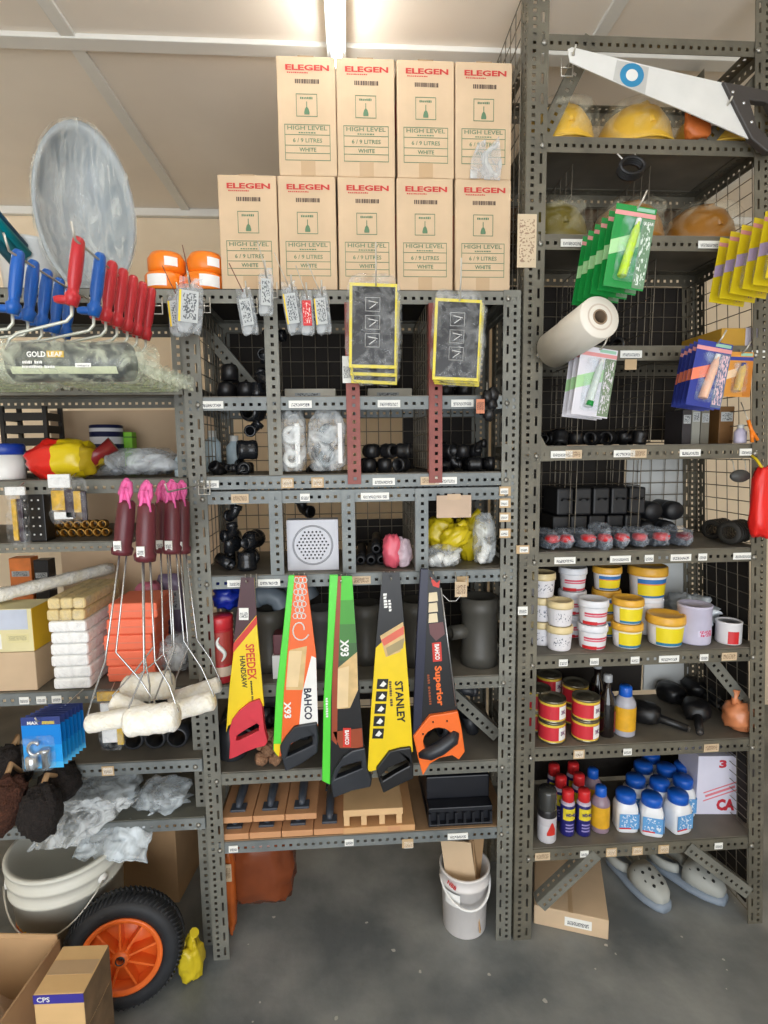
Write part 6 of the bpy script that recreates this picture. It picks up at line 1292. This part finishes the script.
# third row
fits('black pipe fitting piled in the lower left bin', 'fittings in the lower left bin', 22, -.42, -.25, 1.63, 1.80, zl, ('elbow', 'tee', 'coupling'), .028, mt=mat('pvc_black_gloss', (26, 28, 32), .25), seed=16)
Y = 1.635; gx = X(313, 550, Y); W_ = .155
t = thing('drain_grate', 'square white drain cover with a round perforated centre, standing in a bin', 'drain cover', (gx, Y, zl))
holes = []
for j in range(-5, 6):
    for i in range(-5, 6):
        x_, zz = (i+(.5 if j % 2 else 0))*.0116, W_/2+j*.0101
        if math.hypot(x_, zz-W_/2) < .05: holes.append([(x_+.0033*math.cos(a), zz+.0033*math.sin(a)) for a in [k_*PI/3 for k_ in range(6)]])
sq_ = [(-W_/2, 0), (W_/2, 0), (W_/2, W_), (-W_/2, W_)]
obj('plate', shape([sq_]+holes, .004), mat('grate_white', (200, 201, 209), .4, 0, .04), t, (0, 0, 0)); G().bb(-W_/2, W_/2, .0025, .05, W_-.006, W_).build('rim', MATS['grate_white'], t); G().bb(W_/2-.006, W_/2, .0025, .05, 0, W_-.006).build('rim', MATS['grate_white'], t); G().bb(-W_/2, -W_/2+.006, .0025, .05, 0, W_-.006).build('rim', MATS['grate_white'], t)
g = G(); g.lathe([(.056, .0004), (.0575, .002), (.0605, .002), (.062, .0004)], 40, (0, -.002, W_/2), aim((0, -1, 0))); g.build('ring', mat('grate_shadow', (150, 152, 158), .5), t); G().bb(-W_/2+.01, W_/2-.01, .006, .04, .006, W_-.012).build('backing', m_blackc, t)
fits('black fitting behind the white drain cover', 'fittings behind the drain cover', 10, -.20, -.04, 1.76, 1.92, zl, r=.032, seed=17)
for i in range(5):
    t = thing('rubber_hose', 'black rubber hose end in the third lower bin, %s' % ('far left', 'left', 'middle', 'right', 'lying on top')[i], 'hose', (.03+.033*(i % 4)+(.05 if i == 4 else 0), 1.68, zl+.017+(.036 if i == 4 else 0)), 'rubber hoses in the bin'); G().lathe([(.009, 0), (.0155, 0), (.0155, .2), (.009, .2), (.009, 0)], 14, R=aim((.05, 1, .05))).build('hose', m_blackc, t); G().lathe([(.0158, .02), (.017, .022), (.017, .03), (.0158, .032)], 14, R=aim((.05, 1, .05))).build('collar', m_pvc, t)
t = thing('pink_bag', 'pink and clear plastic bag in the bin left of the yellow bags', 'bag', (X(397, 560, 1.63)-.002, 1.645, zl)); G().blob((-.012, 0, .05), (.06, .06, .105), .2, 2.6, 61, 20, 16, 2.4, flat_bottom=True).build('pink_film', mat('film_pink', (224, 96, 116), .3, 0, .1), t); G().blob((.024, -.004, .045), (.05, .05, .09), .22, 2.8, 62, 20, 16, 2.4, flat_bottom=True).build('clear_film', clear('pinkish_film', (236, 214, 226), .4, .9, 24), t)
m_yf = mat('film_yellow', (206, 184, 30), .3, 0, .12, 12)
for i, (px, py, dx, dz, Y, ds) in enumerate(((440, 530, .10, .10, 1.70, 'crumpled yellow bag at the left of the last bin'), (470, 520, .11, .14, 1.74, 'crumpled yellow bag at the back of the last bin'), (455, 545, .10, .07, 1.66, 'crumpled yellow bag lying across the clear bags'))):
    t = thing('yellow_bag', ds, 'bag', (X(px, py, Y), Y, zl+(.05 if i < 1 else .055 if i == 2 else 0)), 'yellow bags in the last bin'); G().blob((0, 0, dz/2), (dx, .08, dz), .32, 2.6, i+64, 24, 18, 2.3, R=Matrix.Rotation(.5-.5*i, 3, 'Y')).build('film', m_yf, t); G().tube([(0, 0, dz*.8), (.01, -.01, dz*1.05), (.03, -.012, dz*1.15)], [.02, .007, .014], 8).build('knot', m_yf, t)
for i, (px, w_, h_, Y, ds) in enumerate(((443, .11, .07, 1.635, 'clear bag of white plugs at the front left of the last bin'), (484, .07, .16, 1.65, 'tall clear bag with white tubes at the right of the last bin'))):
    t = thing('plastic_bag', ds, 'bag', (X(px, 570, Y), Y, zl)); G().blob((0, 0, h_/2), (w_, .06, h_), .2, 2.6, i+70, 22, 16, 2.5, flat_bottom=True).build('film', m_cb, t)
    for k_ in range(4): G().lathe([(0, -.014), (.012, -.014), (.014, 0), (.01, .014), (0, .014)], 12, (-.035+.023*k_ if i == 0 else -.01+.006*k_, -.006, .02+(.012*k_ if i else .01*(k_ % 2))), aim((rs.uniform(-1, 1), -.4, rs.uniform(-1, 1)))).build('plug', m_white, t)
t = thing('card_tag', 'plain brown cardboard tag taped above the last bin', 'card', at(454, 506, YF-.006)); G().bb(-.052, .052, 0, .0015, -.035, .032).build('card', mat('card_pinkish', (196, 172, 150), .8), t); G().bb(-.02, .02, -.0006, 0, .018, .036).build('tape', m_tape, t)
# ------------------------------------------------------------------ shelf behind the saws
za = ZC['s688']+.001
t = thing('red_canister', 'red canister with a white swirl on its label, beside the rack post', 'canister', (X(221, 650, 1.635), 1.64, za)); r_ = .037; H_ = .205
G().lathe([(0, 0), (r_*.97, 0), (r_, .003), (r_, H_*.84), (0, H_*.84)], 28).build('body', mat('canister_red', (186, 44, 52), .35, 0, .06), t); G().lathe([(r_*1.0, H_*.82), (r_*1.04, H_*.825), (r_*1.04, H_*.985), (r_*.98, H_), (0, H_)], 28).build('lid', mat('canister_lid', (204, 50, 58), .35), t)
patch(G(), r_+.0006, -150, -30, .022, .052).build('cream_band', mat('band_cream', (222, 200, 180), .5), t); patch(G(), r_+.0004, -150, -30, .06, .16).build('label', mat('label_darkred', (170, 62, 54), .45), t)
R_ = r_+.0016; g = G(); pts = []
for k_ in range(15):
    u = k_/14; a = math.radians(-78+16*math.sin(u*2*PI*.95)); pts.append((R_*math.cos(a), R_*math.sin(a), .072+.075*u))
g.tube(pts, [.002+.005*math.sin(PI*k_/14) for k_ in range(15)], 8); g.build('swirl', m_white, t)
t = thing('blue_bag', 'crumpled blue plastic bag lying on top of the red canister', 'bag', (X(222, 595, 1.68), 1.70, za+H_+.001)); G().blob((.01, .0, .045), (.085, .09, .085), .3, 2.6, 91, 22, 16, 2.3, flat_bottom=True).build('film', mat('film_blue', (18, 42, 150), .3, 0, .15), t); G().tube([(-.01, 0, .07), (-.02, 0, .095), (-.03, -.01, .1)], [.016, .006, .012], 8).build('knot', MATS['film_blue'], t)
def socket(label, px, Y, r_, h_, mt, tee=False):
    t = thing('pipe_fitting', label, 'pipe fitting', (X(px, 650, Y), Y, za), 'grey pipe fittings behind the saws'); G().lathe([(r_*.88, 0), (r_*1.05, 0), (r_*1.05, h_*.2), (r_, h_*.22), (r_, h_*.76), (r_*1.07, h_*.79), (r_*1.07, h_), (r_*.9, h_), (r_*.88, 0)], 26).build('body', mt, t)
    if tee: G().lathe([(.018, 0), (.0235, 0), (.0235, .07), (.018, .07), (.018, 0)], 18, (-r_*.55, -.01, h_*.5), aim((-1, -.25, 0))).build('branch', mt, t)
socket('large dark grey pipe tee at the right end behind the orange handled saw', 479, 1.70, .058, .225, mat('pvc_darkgrey', (74, 72, 66), .5, 0, .08), True)
socket('dark grey pipe socket between the yellow and the orange handled saws', 417, 1.72, .055, .215, MATS['pvc_darkgrey'])
socket('grey pipe socket between the yellow and the green edged saw', 270, 1.72, .05, .20, MATS['pvc_darkgrey']); socket('grey pipe socket behind the green sleeved saw', 322, 1.74, .048, .19, m_pvcg); socket('grey pipe socket behind the yellow and black sleeved saw', 366, 1.75, .05, .2, MATS['pvc_darkgrey'])
for i, (px, Y) in enumerate(((268, 1.70), (298, 1.80))):
    t = thing('pipe_elbow', 'grey pipe bend lying on the sockets behind the saws, %s' % ('left', 'right')[i], 'pipe fitting', (X(px, 600, Y), Y+.02, za+.2)); g = G(); g.tube([(-.03, 0, .04), (0, 0, .045), (.03, 0, .03), (.042, 0, .003)], .032, 16, False); g.lathe([(.028, 0), (.036, 0), (.036, .03), (.028, .03)], 18, (-.03, 0, .04), aim((-1, 0, -.15))); g.build('bend', mat('pvc_blue_grey', (112, 124, 136), .45), t)
t = thing('small_carton', 'maroon and white box beside the orange and green sleeved saw', 'box', (X(280, 660, 1.64), 1.625, za)); G().bb(-.022, .03, 0, .06, 0, .075).build('white_box', m_paper, t, bevel=.002); G().bb(-.018, .034, .004, .06, .076, .14).build('maroon_box', m_mar, t, bevel=.002)
# shelf under it
zd = ZC['s774']+.001
t = thing('coir_bundle', 'brown coir fibre bundle on the shelf under the yellow sleeved saw', 'coir', (X(269, 765, 1.63), 1.645, zd)); m_cb2 = mat('coir_light', (150, 112, 84), .95, 0, .25, 50, 1, 120)
for i in range(9): G().blob((.022*((i % 3)-1), .02*(i // 3)-.02, .022+.03*(i % 2)+.012*(i // 3)), (.042, .045, .042), .3, 3, i+100, 14, 10).build('knot', m_cb2, t)
fits('dark fitting at the back of the shelf behind the saw handles', 'fittings behind the saw handles', 18, -.42, -.12, 1.74, 1.92, zd, r=.03, mt=m_pvc, seed=21)
fits('dark fitting at the back right of the shelf behind the saw handles', 'fittings right of the saw handles', 12, .2, .46, 1.72, 1.9, zd, r=.034, mt=m_pvc, seed=22)
t = thing('black_jug', 'dark plastic jug at the left end of the shelf under the red canister', 'jug', (X(232, 755, 1.68), 1.69, zd)); G().lathe([(0, 0), (.04, 0), (.043, .004), (.043, .09), (.03, .115), (.02, .12), (0, .12)], 22).build('body', m_pvc, t); G().tube([(.038, 0, .09), (.06, 0, .08), (.058, 0, .045), (.04, 0, .035)], .006, 8).build('handle', m_pvc, t)
# ------------------------------------------------------------------ wooden floats
zf = ZC['s842']+.001
m_flw = mat('float_wood', (206, 152, 108), .7, 0, .1, 8, .05); m_flh = mat('float_handle', (66, 72, 82), .45, 0, .08)
def wfloat():
    t = thing('wooden_float', 'x', 'plastering float', (0, 0, 0), 'wooden floats'); w_, L_, h_ = .098, .25, .020
    G().bb(-w_/2, w_/2, 0, L_, 0, h_).build('board', m_flw, t, bevel=.002)
    g = G(); g.bb(-.024, .024, .022, .06, h_, h_+.008); g.build('bracket', m_flh, t, bevel=.002); g = G(); g.bb(-.02, .02, .19, .225, h_, h_+.008); g.build('bracket', m_flh, t, bevel=.002)
    G().tube([(0, .04, h_+.004), (0, .042, h_+.012), (0, .055, h_+.016), (0, .12, h_+.018), (0, .19, h_+.016), (0, .207, h_+.004)], [.009, .01, .013, .0145, .013, .009], 10).build('grip', m_flh, t)
    return t
f0 = wfloat(); fk = list(f0.children); fi = 0
dn = ['leftmost', 'second', 'third', 'rightmost']
for lv, xs_, y_, rzs in ((0, (236, 264, 291, 316), 1.598, (0, 0, 0, 0)), (1, (232, 264, 293), 1.606, (.03, .02, .0))):
    for i, px in enumerate(xs_):
        t = f0 if fi == 0 else copy_tree(f0, None, fk); fi += 1
        t.location = (XA+.075+i*.1005+(0 if lv == 0 else .012), y_, zf+lv*.0505); t.rotation_euler.z = 0
        t['label'] = 'wooden float with grey handle, %s of the %s row' % (dn[i] if lv == 0 or i < 2 else 'last', ('lower', 'upper')[lv])
t = thing('wooden_block', 'tall wooden pallet block with square feet, beside the floats', 'wood block', (X(373, 810, 1.62), 1.60, zf+.021))
G().bb(-.095, .095, .0, .26, .034, .056).build('top_board', mat('pine', (222, 184, 136), .7, 0, .08, 7, .04), t, bevel=.002)
for xx in (-.085, -.03, .028, .083): G().bb(xx-.009, xx+.009, .004, .25, 0, .0335).build('foot', MATS['pine'], t, bevel=.001)
t = thing('wooden_plank', 'wide plank lying under the wooden block', 'plank', (X(378, 825, 1.61), 1.596, zf)); G().bb(-.112, .118, 0, .30, 0, .020).build('board', mat('pine_warm', (210, 162, 112), .7, 0, .08, 7, .04), t, bevel=.002); G().bb(.03, .07, -.0008, .0, .002, .018).build('end_grain', m_flw, t)
t = thing('black_crate', 'black plastic slotted tray at the right end of the bottom shelf', 'tray', (X(457, 800, 1.62)+.01, 1.605, zf)); m_cr8 = mat('tray_black', (20, 22, 30), .4, 0, .2)
G().bb(-.105, .105, .004, .28, .045, .062).build('top_panel', m_cr8, t, bevel=.003); G().bb(-.105, .105, 0, .27, 0, .008).build('bottom_panel', m_cr8, t, bevel=.002); G().bb(-.105, .105, .02, .03, .008, .045).build('back_panel', m_cr8, t)
for k_ in range(8): G().bb(-.105+.0285*k_, -.105+.0285*k_+.008, 0, .02, .008, .045).build('rib', m_cr8, t)
G().bb(-.105, .105, .05, .28, .062, .14).build('upper_tray', m_cr8, t, bevel=.004)
# ------------------------------------------------------------------ floor in the middle
p = atz(467, 938, 0)
t = thing('plastic_pail', 'white pail full of folded cardboard, beside the rack posts', 'pail', (at(466, 900, 1.64).x, 1.665, .0005)); R1 = .072
G().lathe([(0, 0), (.066, 0), (.072, .006), (.078, .175), (.084, .177), (.084, .187), (.080, .19), (.082, .213), (.085, .216), (.085, .223), (.078, .223), (.07, .01), (0, .008)], 40).build('body', mat('pail_white', (226, 222, 220), .4, 0, .05, 6), t)
g = G(); g.tube([(.083*math.cos(a), .083*math.sin(a)-.02*max(0, math.sin(-a)), .188-.05*max(0, math.sin(-a))) for a in [PI+PI*k_/16 for k_ in range(17)]], .004, 8); g.build('handle', m_paper, t)
patch(G(), .0835, -150, -112, .125, .17).build('label', m_paper, t); txt(t, 'NBB', (-.056, -.066, .2), .016, m_redcap, w_=.034, bold=.03, base=Matrix.Rotation(math.radians(-40), 3, 'Z') @ Matrix.Rotation(math.radians(22), 3, 'Y'))
for i, (x0, y0, an, hh, w_) in enumerate(((-.022, -.03, -.35, .335, .10), (.03, -.01, .5, .32, .07), (.0, .03, .1, .345, .11), (.05, -.02, 1.2, .315, .06))):
    G().box((0, 0, 0), (w_, .004, hh-.02)).build('cardboard_sheet', (m_kraft, m_kraftd)[i % 2], t, (x0*.8, y0, hh/2+.012), (math.radians(6-4*i), math.radians((-6, 5, 2, 8)[i]), an))
t = thing('brown_bag', 'translucent brown plastic bag hanging below the bottom shelf', 'bag', (X(262, 880, 1.75), 1.75, .08)); G().blob((.0, 0, .145), (.235, .18, .29), .14, 2.4, 88, 28, 20, 3).build('film', mat('film_brown', (122, 62, 34), .25, 0, .2, 8), t); G().tube([(-.05, -.02, .26), (-.04, -.01, .292)], [.05, .03], 8).build('neck', MATS['film_brown'], t)
t = thing('orange_sleeve', 'narrow orange plastic sleeve hanging beside the rack post', 'sleeve', (X(231, 905, 1.66), 1.665, .03)); G().blob((0, 0, .15), (.036, .05, .31), .16, 3, 89, 18, 18, 3).build('film', mat('film_orange', (176, 88, 36), .25, 0, .2, 14), t); G().bb(-.012, .012, -.028, -.026, .2, .26).build('label', m_tagc, t)
# loose scraps and paint specks on the floor
m_speck = mat('floor_speck', (190, 188, 180), .8)
q = random.Random(12); g = G()
for i in range(46):
    x_, y_ = q.uniform(-.5, 1.4), q.uniform(.95, 1.75); r_ = q.uniform(.002, .007); n = 7
    g.add([(x_+r_*math.cos(2*PI*k_/n)*q.uniform(.6, 1.5), y_+r_*math.sin(2*PI*k_/n)*q.uniform(.6, 1.6), .0006) for k_ in range(n)], [tuple(range(n))])
o = g.build('floor_specks', m_speck); tag(o, 'pale dried paint specks scattered on the concrete floor', 'specks', kind='stuff')
# ------------------------------------------------------------------ print, labels and small fixings hang under the part that carries them
CARRY = ('body', 'sleeve', 'card', 'blade', 'handle', 'board', 'upper', 'lower_reel', 'bag', 'case', 'roller', 'plate', 'can_body', 'housing', 'shell', 'top_panel', 'basin', 'packet', 'sponge')
SMALL = ('lettering', 'barcode', 'frame_print', 'valve_picture', 'tape', 'side_print', 'label', 'print', 'sticker', 'stripe', 'logo_tag', 'hexagon_print', 'wood_panel', 'white_panel', 'upper_panel', 'red_glow_panel',
         'saw_picture', 'pictogram', 'wood_block_picture', 'arrow_picture', 'blade_picture', 'tip', 'sleeve_top', 'rivet', 'round_logo', 'grey_panel', 'vent_hole', 'panel_print', 'dark_panel', 'gold_patch', 'size_label',
         'wrap_stripe', 'label_panel', 'print_panel', 'side_panel', 'header_strip', 'header_label', 'slanting_band', 'dots', 'swirl', 'cream_band', 'yellow_shield', 'print_lines', 'white_patch', 'red_stripe', 'red_print',
         'red_triangle', 'slanting_print', 'ring', 'end_grain', 'white_end', 'yellow_print', 'band', 'lid_flap', 'shoulder')
def base(o): return o.name.split('.')[0]
bpy.context.view_layer.update()
for root in [o for o in COL.objects if o.parent is None and o.type == 'EMPTY']:
    if base(root) == 'steel_rack': continue
    ch = list(root.children)
    host = None
    for nm_ in CARRY:
        c_ = [o for o in ch if base(o) == nm_]
        if c_: host = c_[0]; break
    if host is None: continue
    inv = host.matrix_local.inverted()
    for o in ch:
        if o is host or base(o) not in SMALL: continue
        h = host
        if base(o) == 'rivet':
            k_ = [x for x in ch if base(x) == 'handle']; h = k_[0] if k_ else host
        ml = o.matrix_local.copy(); o.parent = h; o.matrix_local = h.matrix_local.inverted() @ ml
bpy.context.view_layer.update()
